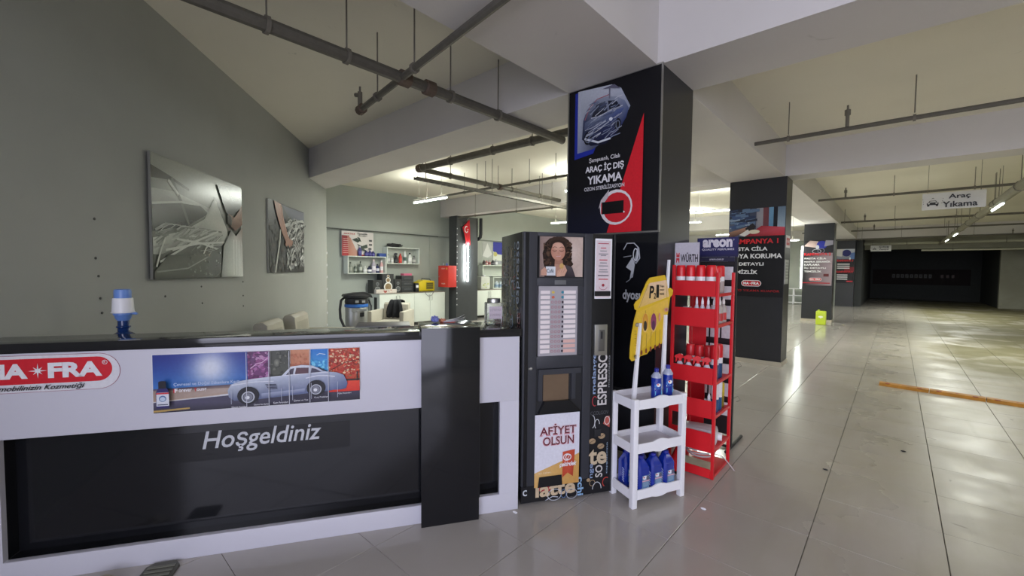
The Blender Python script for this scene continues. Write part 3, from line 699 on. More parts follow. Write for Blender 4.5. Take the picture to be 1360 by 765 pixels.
for cx, cz, r in ((.437,.066,.052),(.772,.086,.048)):
    p.ell(cx, cz+.002, r, r*.93, '#14151e'); p.ell(cx, cz-.006, r*.62, r*.62, '#3a3c48'); p.ring(cx, cz-.006, r*.60, r*.60, r*.12, '#b8bcc8'); p.ell(cx, cz-.006, r*.42, r*.42, '#7c7f8c'); p.ell(cx-.003, cz-.008, r*.2, r*.18, '#e4e6ec')
for x in (.431,.538,.638,.7415,.8365): p.rect(x-.0015, 0, x+.0015, BH, '#c4c6d2')
for x, z, tt in ((.36,.006,'Güneş Yanıkları'),(.465,.012,'Olumsuz Hava Şartları'),(.56,.016,'Kum Fırtınaları'),(.66,.02,'Çamur ve Toz'),(.765,.03,'Kuş Pislikleri'),(.885,.045,'Ağaç Reçineleri')): p.text(tt, x, z, x+.072, z+.011, '#d8d8e0', .01)
for x, z in ((.36,.10),(.54,.09),(.60,.1),(.655,.11),(.75,.12),(.885,.12)): p.rect(x-.001, .03, x+.001, z, '#b8bccc')
# bottle on the banner
p.poly([(.028,.035),(.082,.035),(.084,.115),(.075,.135),(.036,.135),(.026,.115)], '#2a2466'); p.rect(.038, .135, .071, .168, '#1a1620'); p.ell(.0545, .168, .0165, .006, '#1a1620')
p.rect(.029, .045, .083, .115, '#d8dbe6'); p.rect(.029, .106, .083, .114, '#c83040'); p.ell(.056, .083, .016, .016, '#5a78a8'); p.ell(.056, .081, .012, .011, '#c0d0e4'); p.rect(.034, .05, .079, .055, '#4a5064')
p.text('Çevresel ve Doğal Etkenlere Karşı', .105, .140, .405, .162, '#b8c8e4', .012); p.text('orever', .127, .112, .185, .127, '#e8e4e8', .02); p.text('F', .108, .111, .122, .131, '#e8e4e8', .05); p.rect(.104, .109, .109, .130, '#c82430'); p.text('Y', .195, .112, .207, .131, '#c82430', .05); p.text('oung', .207, .108, .25, .127, '#e8e4e8', .02)
p.build(ct, (BX, -.0004, BZ), name='car_banner', rough=.3)
p = Print(.0004)
p.rect(-1.335, .482, -.415, .64, '#0d0d11')
p.text('Hoşgeldiniz', -1.175, .515, -.572, .645, '#c6c8ce', .012, .22)
p.build(ct, (0, .094, 0), name='welcome_sticker', rough=.2)

# ------------------------------------------------------------------ coffee vending machine
VO = (-1.779, 2.074)
vm = thing('coffee_vending_machine', 'tall black coffee vending machine with a portrait panel and AFİYET OLSUN sheet', 'vending machine', (*VO, 0), CR)
vb = MB().box(0, .02, .02, .655, .545, 1.797); vb.build('cabinet', mat('vending_side', '#17181d', .25, noise=.1), vm, bevel=.004)
MB().box(.03,.05,0,.09,.11,.021).box(.56,.05,0,.62,.11,.021).box(.03,.46,0,.09,.52,.021).box(.56,.46,0,.62,.52,.021).build('feet', black_mat, vm, smooth=0)
fr = MB()
fr.box(.0, -.012, .13, .095, .02, 1.795).box(.425, -.012, .13, .485, .02, 1.795).box(.095, -.012, 1.77, .425, .02, 1.795).box(.095, -.008, 1.445, .425, .02, 1.50).box(.095,-.012,.905,.425,.02,.985)
fr.build('door_frame', dark_grey, vm, bevel=.004)
box('left_edge_trim', (.012, -.018, .13), (.035, -.012, 1.79), dark_glossy, vm)
box('right_column', (.485, -.006, .13), (.642, .02, 1.795), dark_glossy, vm, bevel=.003)
box('right_edge', (.642, -.012, .02), (.655, .019, 1.795), black_mat, vm)
box('kick_plate', (.0, -.01, .02), (.642, .019, .13), dark_glossy, vm)
box('lock', (.04, -.022, .905), (.052, -.018, .917), steel, vm)
MB().lathe([(.009,0),(.009,.006),(.006,.008)],12).build('lock_cylinder', steel, vm, loc=(.058,-.012,.91), rot=(R(90),0,0))
# portrait panel
box('portrait_panel', (.105, -.004, 1.50), (.42, .02, 1.775), black_mat, vm)
p = Print(.0004); W, H = .303, .262
p.rect(0, 0, W, H, '#8f7a74', right='#c9b6ac'); p.ell(W*.78, H*.6, W*.22, H*.4, '#d3c2b8', edge='#c0aca2')
hair = '#2f211c'
p.poly([(W*x, H*z) for x, z in ((.10,.25),(.08,.42),(.06,.58),(.10,.72),(.12,.84),(.22,.95),(.38,1.0),(.55,.99),(.66,.92),(.72,.80),(.70,.68),(.74,.55),(.72,.42),(.78,.32),(.70,.22),(.45,.2))], hair)
p.speck(W*.08, H*.25, W*.26, H*.85, 60, .016, ['#4a3429','#2a1c17','#5c4436','#3a2820','#241814'], 21); p.speck(W*.58, H*.30, W*.74, H*.88, 60, .016, ['#4a3429','#2a1c17','#6a5242','#3a2820','#241814'], 22)
p.poly([(W*x, H*z) for x, z in ((.33,.18),(.34,.42),(.52,.42),(.54,.18))], '#a87a68')                  # neck
p.ell(W*.415, H*.63, W*.165, H*.225, '#c99a86', 24, edge='#b98470'); p.ell(W*.41, H*.76, W*.13, H*.10, '#d8ae9a', edge='#c99a86')
p.poly([(W*x, H*z) for x, z in ((.22,.70),(.25,.88),(.40,.92),(.56,.88),(.60,.70),(.62,.92),(.50,1.0),(.30,.99),(.18,.88))], '#3a2a23')
for cx in (.33, .49):
    p.ring(W*cx, H*.665, W*.052, H*.035, W*.012, '#4a2e28', a0=185, a1=355); p.line([(W*(cx-.05),H*.725),(W*cx,H*.745),(W*(cx+.05),H*.73)], H*.012, '#4a3028')
p.poly([(W*.40,H*.68),(W*.43,H*.68),(W*.445,H*.565),(W*.385,H*.565)], '#d4a692', cols=['#cf9f8b','#cf9f8b','#b07c6a','#c08c78'])
p.ring(W*.42, H*.535, W*.065, H*.04, H*.022, '#a84c48', a0=200, a1=340); p.line([(W*.365,H*.515),(W*.42,H*.505),(W*.475,H*.52)], H*.008, '#f0e4e0')
p.poly([(W*x, H*z) for x, z in ((.10,0),(.12,.24),(.30,.32),(.42,.05),(.60,.30),(.74,.24),(.82,0))], '#3c363c', cols=['#2c262a']*4+['#4c464c','#4c464c','#38323a'])
p.poly([(W*x, H*z) for x, z in ((.33,.32),(.36,.02),(.44,.0),(.52,.30))], '#b48a78')
p.rect(W*.13, H*.03, W*.35, H*.255, '#d6dbe2'); p.text('Café', W*.15, H*.10, W*.31, H*.2, '#3a4a5c', .01)
p.poly([(W*x, H*z) for x, z in ((.02,.04),(.02,.16),(.10,.24),(.15,.18),(.15,.03))], '#c89c88')
p.poly([(W*x, H*z) for x, z in ((.38,.0),(.40,.14),(.50,.26),(.56,.30),(.62,.16),(.56,.02))], '#cfa48e'); p.ell(W*.49, H*.27, W*.05, H*.07, '#c9a468'); 
for k in range(3): p.line([(W*(.42+.05*k),H*.10),(W*(.47+.05*k),H*(.22-.01*k))], H*.006, '#9c6e5c')
p.build(vm, (.112, -.0045, 1.507), rough=.25)
MB().box(.215,-.014,1.455,.295,-.008,1.485).build('display', mat('display_grey', '#6a6c6e', .2), vm, bevel=.002)
# selection panel
box('selection_panel', (.11, .0, .985), (.42, .02, 1.445), mat('selection_grey', '#a9a6ac', .3), vm)
box('panel_shade', (.385, -.006, .985), (.425, .0, 1.445), dark_grey, vm)
for k in range(13):
    z = 1.405-k*.0325
    for j, x0 in enumerate((.122, .285)):
        c = 'label_strip_pink' if (j == 1 and k >= 10) else 'label_strip'
        o = box('selection_strip', (x0, -.004, z-.011), (x0+(.065 if j == 0 else .085), 0, z+.011), mat(c, '#e8dfe0' if c == 'label_strip' else '#dcb4ac', .3), vm)
    if k > 1:
        pr = Print(.0005)
        for j in range(3): pr.ring(.205+j*.024, z, .009, .009, .0025, '#b0606c', n=12)
        pr.ell(.277, z, .007, .009, '#3a2c38', 8); pr.build(vm, (0, -.0005, 0), name='price_marks')
    else:
        pr = Print(.0005); pr.ell(.21, z, .011, .009, ['#d8c060', '#d06a50'][k], 12); pr.ell(.277, z, .011, .009, '#3a8aa0', 12); pr.build(vm, (0, -.0005, 0), name='price_marks')
# instruction plaque
MB().box(.503,-.012,1.36,.628,-.006,1.765).build('instruction_plaque', whitep, vm, bevel=.012)
p = Print(.0004)
p.rect(.01, .0, .115, .385, '#ddd0d4')
for k, (z, c, wd) in enumerate(((.365,'#b04a5a',.08),(.335,'#c03848',.04),(.315,'#8c8a90',.05),(.295,'#8c8a90',.07),(.285,'#8c8a90',.04),(.255,'#c03848',.06),(.235,'#8c8a90',.05),(.215,'#8c8a90',.07),(.19,'#8c8a90',.06),(.175,'#8c8a90',.07),(.15,'#5a5860',.08),(.125,'#c03848',.07))):
    p.rect(.0625-wd/2, z-.003, .0625+wd/2, z+.003, c)
p.ell(.0625, .085, .010, .010, '#a02838'); p.ring(.0625, .075, .03, .022, .003, '#b8687a', a0=180, a1=360)
p.rect(.0, .012, .118, .045, '#18181c')
p.build(vm, (.5, -.0125, 1.367), name='instruction_print')
# coin unit
MB().box(.508,-.018,.975,.602,-.006,1.185).build('coin_plate', steel, vm, bevel=.003)
MB().box(.535,-.024,1.005,.58,-.018,1.15).build('coin_slot_cover', mat('steel_dark', '#7c7c7c', .3, metal=.8), vm, bevel=.002)
box('coin_slot', (.548, -.026, 1.09), (.562, -.024, 1.14), black_mat, vm)
MB().box(.52,-.014,.415,.57,-.006,.465).build('change_tray', black_mat, vm, bevel=.003)
# delivery hatch
box('hatch_recess', (.095, .0, .60), (.425, .019, .905), black_mat, vm)
MB().prism([(.11,.61),(.41,.61),(.33,.69),(.15,.69)], -.03, 0, 'y').build('delivery_shelf', dark_glossy, vm, smooth=0)
box('hatch_flap', (.145, -.01, .69), (.325, .0, .865), mat('smoked_flap', '#6c5a48', .25, noise=.2), vm)
box('hatch_surround', (.11, -.018, .865), (.41, -.0, .90), dark_grey, vm)
for x in (.11, .345): box('hatch_side', (x, -.012, .69), (x+.03, 0, .865), dark_grey, vm)
# sheet AFİYET OLSUN
p = Print(.0004); W, H = .318, .485
p.rect(0, 0, W, H, '#dcdce8'); p.poly([(0,0),(W,0),(W,H*.42),(W*.75,H*.36),(0,H*.20)], '#cfa05a', cols=['#d8aa66','#c8964e','#d4a864','#d0a058','#dcb474'])
p.text('AFİYET', W*.10, H*.70, W*.93, H*.865, '#cf8f9c', .075); p.text('OLSUN', W*.17, H*.56, W*.88, H*.69, '#cf8f9c', .075)
p.text('AFİYET', W*.11, H*.715, W*.92, H*.86, '#f2eef4', .05); p.text('OLSUN', W*.18, H*.57, W*.87, H*.685, '#f2eef4', .05)
p.text('AFİYET', W*.11, H*.715, W*.92, H*.86, '#6c2a36', .02); p.text('OLSUN', W*.18, H*.57, W*.87, H*.685, '#6c2a36', .02)
p.poly([(W*.62,H*.10),(W*.74,H*.16),(W*.86,H*.10),(W*.90,H*.48),(W*.62,H*.46)], '#c0482c', cols=['#b84428','#c85038','#a83c24','#c04830','#c85438'])
p.ring(W*.72, H*.38, W*.09, H*.05, W*.02, '#e8e4e8'); p.ell(W*.75, H*.38, W*.07, H*.045, '#e8e4e8'); p.ell(W*.75, H*.38, W*.05, H*.03, '#b84430'); p.line([(W*.72,H*.35),(W*.78,H*.41)], .004, '#e8e4e8')
p.text('çekirdek', W*.55, H*.24, W*.94, H*.32, '#ece8ec', .03, .3)
p.poly([(W*.07,H*.0),(W*.62,H*.0),(W*.60,H*.145),(W*.10,H*.145)], '#16161a'); p.text('bir kahve..', W*.09, H*.185, W*.38, H*.215, '#e8d8b8', .0)
p.build(vm, (.090, -.0135, .115), name='greeting_sheet')
# printed graphics on kick plate, right column and flank
p = Print(.0004)
p.rect(0, 0, .64, .112, '#17171b'); p.ell(.17, .085, .05, .03, '#a83a40'); p.text('latte', .10, .025, .385, .125, '#cbb698', .03)
p.ring(.235, .03, .05, .04, .004, '#c8ccd4'); p.ring(.36, .02, .04, .035, .004, '#b8bcc8'); p.line([(.17,.0),(.22,.02),(.26,.012)], .005, '#c8ccd8'); p.ring(.30, .03, .02, .03, .003, '#6a8cc0')
p.text('cchi', .40, .0, .445, .13, '#8fb4d8', .03, rot=-90); p.ring(.51, .075, .022, .022, .004, '#a89070'); p.ring(.545, .03, .035, .05, .005, '#c8ccd4', a0=0, a1=180); p.ring(.615, .07, .03, .035, .006, '#b84038', a0=60, a1=240); p.ell(.48, .10, .014, .012, '#a89070')
p.text('c', .01, .05, .04, .09, '#c8ccd4', .01)
p.build(vm, (0, -.0105, .02), name='graphic_print')
p = Print(.0004)
p.rect(.0, .0, .155, .84, '#17171b')
p.text('ESPRESSO', .055, .50, .125, .86, '#d0ccca', .02, rot=90); p.text('melange', .012, .58, .048, .86, '#8fa4c8', .02, rot=90); p.text('macchiato', .132, .62, .145, .84, '#8a8c90', .01, rot=90)
p.ring(.035, .53, .02, .035, .005, '#b83a44', a0=40, a1=300); p.text('CCOLGOV', .005, .435, .14, .46, '#5a5c62', .0)
p.ring(.02, .39, .02, .045, .005, '#c8ccd0', a0=-90, a1=90); p.ring(.055, .37, .02, .035, .005, '#c8ccd0', a0=0, a1=240); p.poly([(.10,.37),(.15,.34),(.15,.42),(.12,.42)], '#b85a50'); p.ring(.13, .39, .022, .03, .005, '#d8d0cc')
for x, z in ((.02,.255),(.09,.285),(.085,.215)): p.ell(x, z, .026, .019, '#a89070'); p.line([(x-.02,z-.01),(x,z),(x+.02,z+.01)], .003, '#1a1a1c')
p.text('te', -.005, .09, .13, .20, '#c8b698', .03); p.text('nge', .005, .0, .035, .10, '#8fa4c8', .01, rot=90); p.text('SO', .045, .0, .10, .085, '#ccc8c4', .02, rot=90); p.text('cappuccino', .125, .02, .14, .24, '#8fa4b8', .01, rot=90)
p.build(vm, (.486, -.0065, .13), name='graphic_print')
p = Print(.0004)
rq = random.Random(5)
W, H = .52, 1.75
for tt, x0, z0, x1, z1, c in (('espresso', .40,1.30,.48,1.72,'#a8b4c8'),('cappuccino',.33,1.25,.38,1.72,'#6c8098'),('latte',.22,1.30,.29,1.70,'#8a8478'),('macchiato',.12,1.10,.19,1.70,'#787c84'),('melange',.04,1.2,.10,1.68,'#6a6660'),('mocca',.44,1.0,.50,1.25,'#8a5a54'),('crema',.26,.86,.33,1.2,'#9aa0aa'),('caffe',.10,.62,.18,1.05,'#8ca0b8')):
    p.text(tt, x0, z0, x1, z1, c, .0, rot=90)
for k in range(24):
    cx = rq.uniform(.03, .49); cz = rq.uniform(.55, 1.70); p.ring(cx, cz, rq.uniform(.02,.05), rq.uniform(.02,.06), .006, rq.choice(['#ccd6e2','#a8b0bc','#b86460','#b8a888','#94acc8']), a0=rq.uniform(0,180), a1=rq.uniform(200,380))
for bx, c in ((.10,'#a8b8cc'),(.22,'#b8bcc4'),(.36,'#8fb0d0')):
    p.line([(bx+.02*math.sin(k*1.1+bx*30), .62+k*.055) for k in range(12)], .008, c)
p.ring(.42, .85, .05, .15, .006, '#8fb4d0', a0=0, a1=330); p.ell(.47, .62, .02, .03, '#d0b0a8'); p.line([(.44,.60),(.46,.72),(.48,.80)], .006, '#b84038')
p.build(vm, (-.0008, .54, 0.02), rz=-90, name='flank_graphics')

# ------------------------------------------------------------------ pictures on the left wall
def wall_picture(label, s0, s1, z0, z1, off, fn, rough):
    x, y, z = lwpt(s0, off, z0); t = thing('wall_picture', label, 'picture', (x, y, z), 180+math.degrees(math.atan2(-.625, .7806)))
    W, H = s1-s0, z1-z0
    box('panel', (0, 0, 0), (W, .02, H), steel, t)
    p = Print(.0005); fn(p, W, H); p.build(t, (0, -.0003, 0), rough=rough)
    for a in (.1, W-.1): box('spacer', (a, .0205, H*.5), (a+.03, off-.001, H*.5+.03), black_mat, t)
    return t
def pic1(p, W, H):
    Q = lambda pts: [(W*a, H*b) for a, b in pts]
    p.field(0, 0, W, H, 10, 10, lambda u, v: mixc('#4b4d46', '#8e928a', v+.15*math.sin(5*u)))
    p.poly(Q([(0,.60),(0,.72),(.2,.74),(.42,.70),(.62,.66),(.55,.60),(.3,.64)]), '#a3a79f', cols=['#8d9189','#a8aca4','#b5b9b1','#a8aca4','#9a9e96','#8a8e86','#7e827a'])
    p.poly(Q([(0,.80),(.18,.83),(.34,.78),(.34,.80),(.16,.86),(0,.90)]), '#3d3e38')
    p.poly(Q([(0,.38),(0,.595),(.26,.655),(.45,.67),(.54,.64),(.52,.60),(.30,.455)]), '#34362f', cols=['#2f312b','#42443d','#4b4d45','#55584f','#5c5f56','#3c3e37','#2c2e28'])
    p.line(Q([(.17,.85),(.26,.66),(.33,.48)]), W*.022, '#5f625a'); p.line(Q([(0,.60),(.25,.665),(.46,.68),(.54,.63)]), W*.012, '#b4b8b0'); p.line(Q([(.14,.82),(.23,.72)]), W*.02, '#c4c8c0')
    p.poly(Q([(0,.20),(.0,.33),(.28,.42),(.50,.56),(.63,.80),(.66,.72),(.78,.50),(.80,.40),(.70,.32),(.3,.30),(.06,.2)]), '#9a9e96', cols=['#a9ada5','#c4c8c0','#b8bcb4','#b5b9b1','#8a8e86','#b5b9b1','#c9cdc5','#a9ada5','#8f938b','#6d7169','#8f938b'])
    streaks(p, 0, H*.22, W*.72, H*.46, 90, W*.16, W*.012, ['#b8bcb4','#8d9189','#7c8078','#a9ada5','#c4c8c0','#9a9e96'], 31, .5)
    for a, b in (((.05,.14),(.66,.46)),((.1,.24),(.74,.36)),((.02,.1),(.1,.34)),((.2,.34),(.7,.27)),((.45,.18),(.55,.34))): p.line(Q([a, ((a[0]+b[0])/2, (a[1]+b[1])/2+.02), b]), W*.012, '#c9cdc5')
    p.poly(Q([(0,0),(.0,.06),(.12,.20),(.45,.22),(.70,.30),(.68,.0)]), '#3c3e38', cols=['#3a3c36','#5c5f57','#4a4d45','#55584f','#4c4f47','#33352f'])
    p.line(Q([(.02,.06),(.30,.09),(.52,.2),(.6,.3)]), W*.008, '#8f938b'); p.speck(W*.3, H*.02, W*.68, H*.3, 30, W*.015, ['#6c7068','#8f938b','#2c2e28'], 32)
    p.poly(Q([(.65,.93),(1,.99),(1,.78),(.88,.68),(.82,.64),(.76,.68)]), '#20231f', cols=['#2a332f','#48534e','#1c1f1c','#161815','#1a1c19','#252a27'])
    p.poly(Q([(1,.80),(1,.58),(.90,.50),(.83,.53),(.79,.60),(.80,.67),(.88,.64),(.95,.72)]), '#8f7466', cols=['#a08474','#8c6f60','#806456','#6c5448','#7a6052','#8c7062','#a38676','#a08474'])
    p.poly(Q([(.78,.66),(.84,.64),(.84,.55),(.78,.56)]), '#3c3a34')
    p.poly(Q([(1,.55),(1,0),(.68,0),(.72,.32),(.83,.50),(.90,.44)]), '#b9bdb7', cols=['#9a8c84','#e4e8e2','#8a8e88','#9a9e98','#8f938d','#c4c8c2'])
    for a in (.86, .90, .94): p.line(Q([(a, .02), (a+.005, .40)]), W*.012, '#dfe3dd')
wall_picture('large wide photo panel of a hand wiping a foamed car on the grey wall', -4.15, -2.655, 1.445, 2.445, .035, pic1, .22)
def pic2(p, W, H):
    Q = lambda pts: [(W*a, H*b) for a, b in pts]
    p.rect(0, 0, W, H, '#2b2c2c', top='#34353a')
    p.poly(Q([(.35,.98),(1,.99),(1,.86),(.55,.80)]), '#5c6070', cols=['#4c5060','#6c7082','#7c8090','#484b58'])
    p.speck(W*.45, H*.05, W, H*.85, 260, W*.045, ['#a8aaa8','#d4d6d4','#4c4e4e','#18191a','#7c7e7e','#242626','#8f9190'], 41)
    p.speck(0, 0, W*.5, H*.8, 60, W*.05, ['#3c3e3c','#1c1d1d','#4a4c4a','#2c2d2d'], 42)
    p.line(Q([(.14,.0),(.26,.45),(.28,.62)]), W*.03, '#b8bab4'); p.line(Q([(.30,.66),(.6,.76),(.95,.84)]), W*.035, '#c8cac8'); p.line(Q([(.62,.6),(.78,.72),(.98,.8)]), W*.03, '#e4e6e4'); p.line(Q([(.45,.3),(.50,.1),(.56,.04)]), W*.03, '#c0c2c0')
    streaks(p, W*.45, H*.05, W*.98, H*.8, 90, W*.16, W*.02, ['#c8cac8','#e4e6e4','#8c8e8c','#b0b2b0','#1c1e1e'], 43, 1.2)
    p.poly(Q([(.12,1),(.30,.98),(.36,.72),(.50,.52),(.42,.44),(.33,.55),(.22,.74),(.15,.9)]), '#a57c6c', cols=['#9c7464','#b88c7a','#ac8070','#a87c6c','#946a5c','#a07464','#8c6456','#8c6456'])
    for dx, dz in ((.46,.40),(.52,.39),(.58,.42),(.60,.46),(.40,.40)): p.line(Q([(.46,.50),(dx,dz)]), W*.035, '#a47a6a')
    p.line(Q([(.3,.95),(.34,.78),(.42,.62)]), W*.02, '#c79c8a')
wall_picture('smaller photo panel of an arm reaching into an engine bay on the grey wall', -1.855, -.4, 1.478, 2.455, .022, pic2, .4)

# ------------------------------------------------------------------ water bottle with hand pump behind the counter
x, y, _ = cpt(-1.69, .44)
wb = thing('water_bottle', 'big dark blue water bottle with a blue and white hand pump behind the counter', 'bottle', (x, y, .745), CR)
MB().lathe([(.12,0),(.135,.02),(.135,.13),(.128,.14),(.135,.15),(.135,.27),(.11,.35),(.05,.405),(.028,.42),(.028,.44),(.034,.445),(.034,.452),(.027,.456),(.027,.485)], 24).build('bottle_body', darkblue, wb)
MB().lathe([(.027,0),(.036,.012),(.04,.03),(.046,.036),(.046,.046)], 24, z0=.485).build('pump_collar', bluep, wb)
MB().lathe([(.054,.0),(.055,.004),(.051,.006),(.047,.082),(.045,.086)], 24, z0=.531).build('pump_skirt', whitep, wb)
MB().lathe([(.040,0),(.040,.04),(.037,.05),(.03,.052)], 24, z0=.6175).build('pump_button', bluep, wb)
MB().tube([(.04,0,.526),(.062,0,.526),(.068,0,.520)], .008, 8).build('pump_spout', bluep, wb)

# jar on the counter
x, y, _ = cpt(.505, .27)
jr = thing('glass_jar', 'square glass jar with a handwritten paper label on the counter end', 'jar', (x, y, 1.175), CR)
MB().prism([(-.058,-.045),(.058,-.045),(.058,.045),(-.058,.045)], 0, .150, 'z').build('jar_body', mat('glass_pane', '#e4ecec', .03, trans=.9, noise=0), jr, bevel=.01)
MB().lathe([(.046,0),(.046,.022),(.044,.026)], 20, z0=.151).build('jar_lid', steel, jr)
p = Print(.0004); p.rect(-.042, .04, .048, .125, '#cfc3cc')
rq = random.Random(9)
for z in (.092, .058):
    for k in range(6): xx = -.033+.0125*k; p.line([(xx, z), (xx+.003, z+.018), (xx+.006, z+.004), (xx+.009, z+.015)], .0012, '#5a4a62')
p.build(jr, (0, -.0455, 0), name='paper_label')
cn = MB()
for k in range(26): cn.lathe([(.009,0),(.009,.003)], 8, rq.uniform(-.04,.04), rq.uniform(-.03,.03), .008+.0035*(k//3))
tag(cn.build('coins', mat('coin_metal', '#b0a48c', .3, metal=.8), jr), kind='stuff')
x, y, _ = cpt(.545, .345)
tag(MB().box(-.02,-.015,0,.02,.015,.05).build('orange_box', mat('orange_card', '#b0583c', .5), None, (x, y, 1.1755), R(CR), bevel=.003), 'small orange box on the counter behind the glass jar', 'box')

# papers, wraps and a printer by the pilaster
x, y, _ = cpt(.30, .66)
pr_ = thing('printer', 'flat grey office machine on the inner desk behind the counter pilaster', 'printer', (x, y, .745), CR+12)
MB().box(-.22,-.16,0,.24,.2,.30).build('printer_body', mat('printer_grey', '#5e5f61', .4), pr_, bevel=.01)
MB().box(-.20,-.15,.301,.22,.18,.335).build('paper_tray', greyp, pr_, bevel=.006)
MB().box(-.16,-.10,.336,.20,.16,.365).build('scanner_lid', mat('lid_grey', '#a8a8a8', .3), pr_, bevel=.006)
MB().box(-.12,-.08,.366,.16,.1,.385).build('top_tray', mat('tray_dark', '#2a2b2e', .3), pr_, bevel=.004)
for k, (dx, dy) in enumerate(((-.07,.0),(-.0,.03),(.07,-.01))): 
    MB().tube([(dx-.025,dy,.395),(dx+.025,dy+.01,.395)], .008, 8).build('cartridge', [whitep, black_mat, whitep][k], pr_)
def crumple(name, label, cat, loc, sx, sy, sz, m, seed, n=9):
    rr = random.Random(seed); bm = bmesh.new(); bmesh.ops.create_icosphere(bm, subdivisions=3, radius=1)
    for v in bm.verts:
        f = .75+.35*rr.random(); v.co = Vector((v.co.x*sx*f, v.co.y*sy*f, max(0, (v.co.z*.5+.5))*sz*f))
    me = bpy.data.meshes.new(name); bm.to_mesh(me); bm.free(); me.materials.append(m)
    o = bpy.data.objects.new(name, me); COL.objects.link(o); o.location = loc; return tag(o, label, cat)
x, y, _ = cpt(.10, .215); crumple('crumpled_wrapper', 'crumpled blue and white wrapper lying at the back of the pilaster top', 'wrapper', (x, y, 1.2005), .032, .024, .045, mat('blue_wrap', '#8088cc', .5, noise=.6, scale=40), 3)
x, y, _ = cpt(.15, .235); crumple('crumpled_napkin', 'crumpled orange napkin beside the blue wrapper on the pilaster top', 'napkin', (x, y, 1.2005), .025, .02, .025, mat('orange_paper', '#cf8a6c', .6, noise=.2, scale=30), 4)
x, y, _ = cpt(.225, .22)
pa = thing('paper_sheets', 'white curled paper sheets on the pilaster top', 'paper', (x, y, 1.2005), CR-20)
for k in range(3):
    m_ = MB(); n = 8; vs = []
    for i in range(n+1):
        u = i/n
        vs += [(-.07+.14*u, -.03+.01*k, .002+.004*k+.022*(u**2)*(1+.4*k)), (-.07+.14*u, .035+.01*k, .002+.004*k+.015*u**2)]
    m_.add(vs, [(2*i, 2*i+2, 2*i+3, 2*i+1) for i in range(n)]); o = m_.build('sheet', mat('paper_white', '#d4d4dc', .6), pa, rz=R(18*k)); md = o.modifiers.new('t', 'SOLIDIFY'); md.thickness = .001
x, y, _ = cpt(.0, .46)
tag(MB().box(-.05,-.12,0,.3,.12,.425).build('grey_stand_in_box', mat('stand_in_grey', '#74757a', .4), None, (x-.35*.53, y-.35*.848, .7455), R(CR), bevel=.006), 'low grey stand-in box on the inner desk left of the pilaster', 'box')  # plain box standing in for flat grey shapes behind the counter, no drawers

# ------------------------------------------------------------------ white shelf rack with bottles and the yellow car-shaped board
WO = (-1.218, 2.539); WRZ = 66
wr = thing('plastic_shelf_rack', 'white plastic three-tier rack holding blue bottles', 'rack', (*WO, 0), WRZ)
WW, WD = .443, .245
for (x, y) in ((.016,.016),(WW-.016,.016),(.016,WD-.016),(WW-.016,WD-.016)):
    MB().prism([(x-.019,y-.019),(x+.019,y-.019),(x+.019,y+.019),(x-.019,y+.019)], 0, .72, 'z').build('leg', whitep, wr, bevel=.004)
def bumped(z0, z1):
    pts = [(0.036, z0)]; 
    for i in range(13):
        u = i/12; xx = .16+.13*u; b = .012*math.sin(math.pi*u); pts.append((xx, z0-b*.9))
    pts += [(WW-.036, z0), (WW-.036, z1)]
    for i in range(13):
        u = 1-i/12; xx = .16+.13*u; b = .014*math.sin(math.pi*u); pts.append((xx, z1+b))
    pts.append((.036, z1)); return pts
for z0, z1 in ((.055,.118),(.362,.425),(.652,.715)):
    tr_ = box('shelf_tray', (.036, .008, z0+.012), (WW-.036, WD-.008, z0+.022), mat('tray_white', '#d4d2dc', .4, noise=.03), wr)
    MB().prism(bumped(z0, z1), -.002, .0075, 'y').build('shelf_front', whitep, wr, smooth=0)
    MB().box(.036, WD-.0075, z0, WW-.036, WD+.001, z1).build('shelf_rear', whitep, wr, smooth=0)
    box('shelf_side', (-.001, .036, z0), (.007, WD-.036, z1), whitep, wr); box('shelf_side', (WW-.007, .036, z0), (WW+.001, WD-.036, z1), whitep, wr)
def wpt(x, y, z): a = R(WRZ); return (WO[0]+x*math.cos(a)-y*math.sin(a), WO[1]+x*math.sin(a)+y*math.cos(a), z)
# sign on sticks
sg = thing('car_shaped_board', 'yellow car-shaped P21 board held by two white sticks on the rack', 'sign', wpt(0, 0, .674), WRZ)
D = -.674
outl = [(.046,1.03),(.045,.965),(.062,.945),(.115,.955),(.135,.975),(.19,.985),(.215,1.01),(.32,1.05),(.345,1.12),(.365,1.24),(.378,1.33),(.384,1.37),(.405,1.385),(.41,1.42),(.385,1.435),(.362,1.43),(.345,1.50),(.33,1.525),(.20,1.505),(.175,1.48),(.115,1.365),(.085,1.345),(.072,1.325),(.078,1.295),(.095,1.285),(.075,1.22),(.055,1.12)]
MB().prism([(a, b+D) for a, b in outl], .112, .117, 'y').build('board', mat('board_yellow', '#d9b428', .4), sg, smooth=0)
for a, b, n in (((.075,.66),(.118,1.20),'stick'),((.325,.66),(.338,1.25),'stick')):
    m_ = MB(); w_ = .021 if a[0] < .2 else .024
    m_.prism([(a[0]-w_*.75,a[1]+D+.016),(a[0]+w_*.75,a[1]+D+.016),(b[0]+w_*.4,b[1]+D),(b[0]-w_*.4,b[1]+D)], .095, .110, 'y'); m_.build(n, whitep, sg, smooth=0)
MB().prism([(.345,1.24+D),(.372,1.24+D),(.385,1.63+D),(.368,1.63+D)], .1185, .13, 'y').build('stick', whitep, sg, smooth=0)
p = Print(.0004)
p.poly([(.10,1.30),(.375,1.375),(.345,1.49),(.20,1.47),(.18,1.45)], '#e0c092', cols=['#d8b45c','#e0c08c','#e4c4a0','#e8c8a8','#e0bc88'])
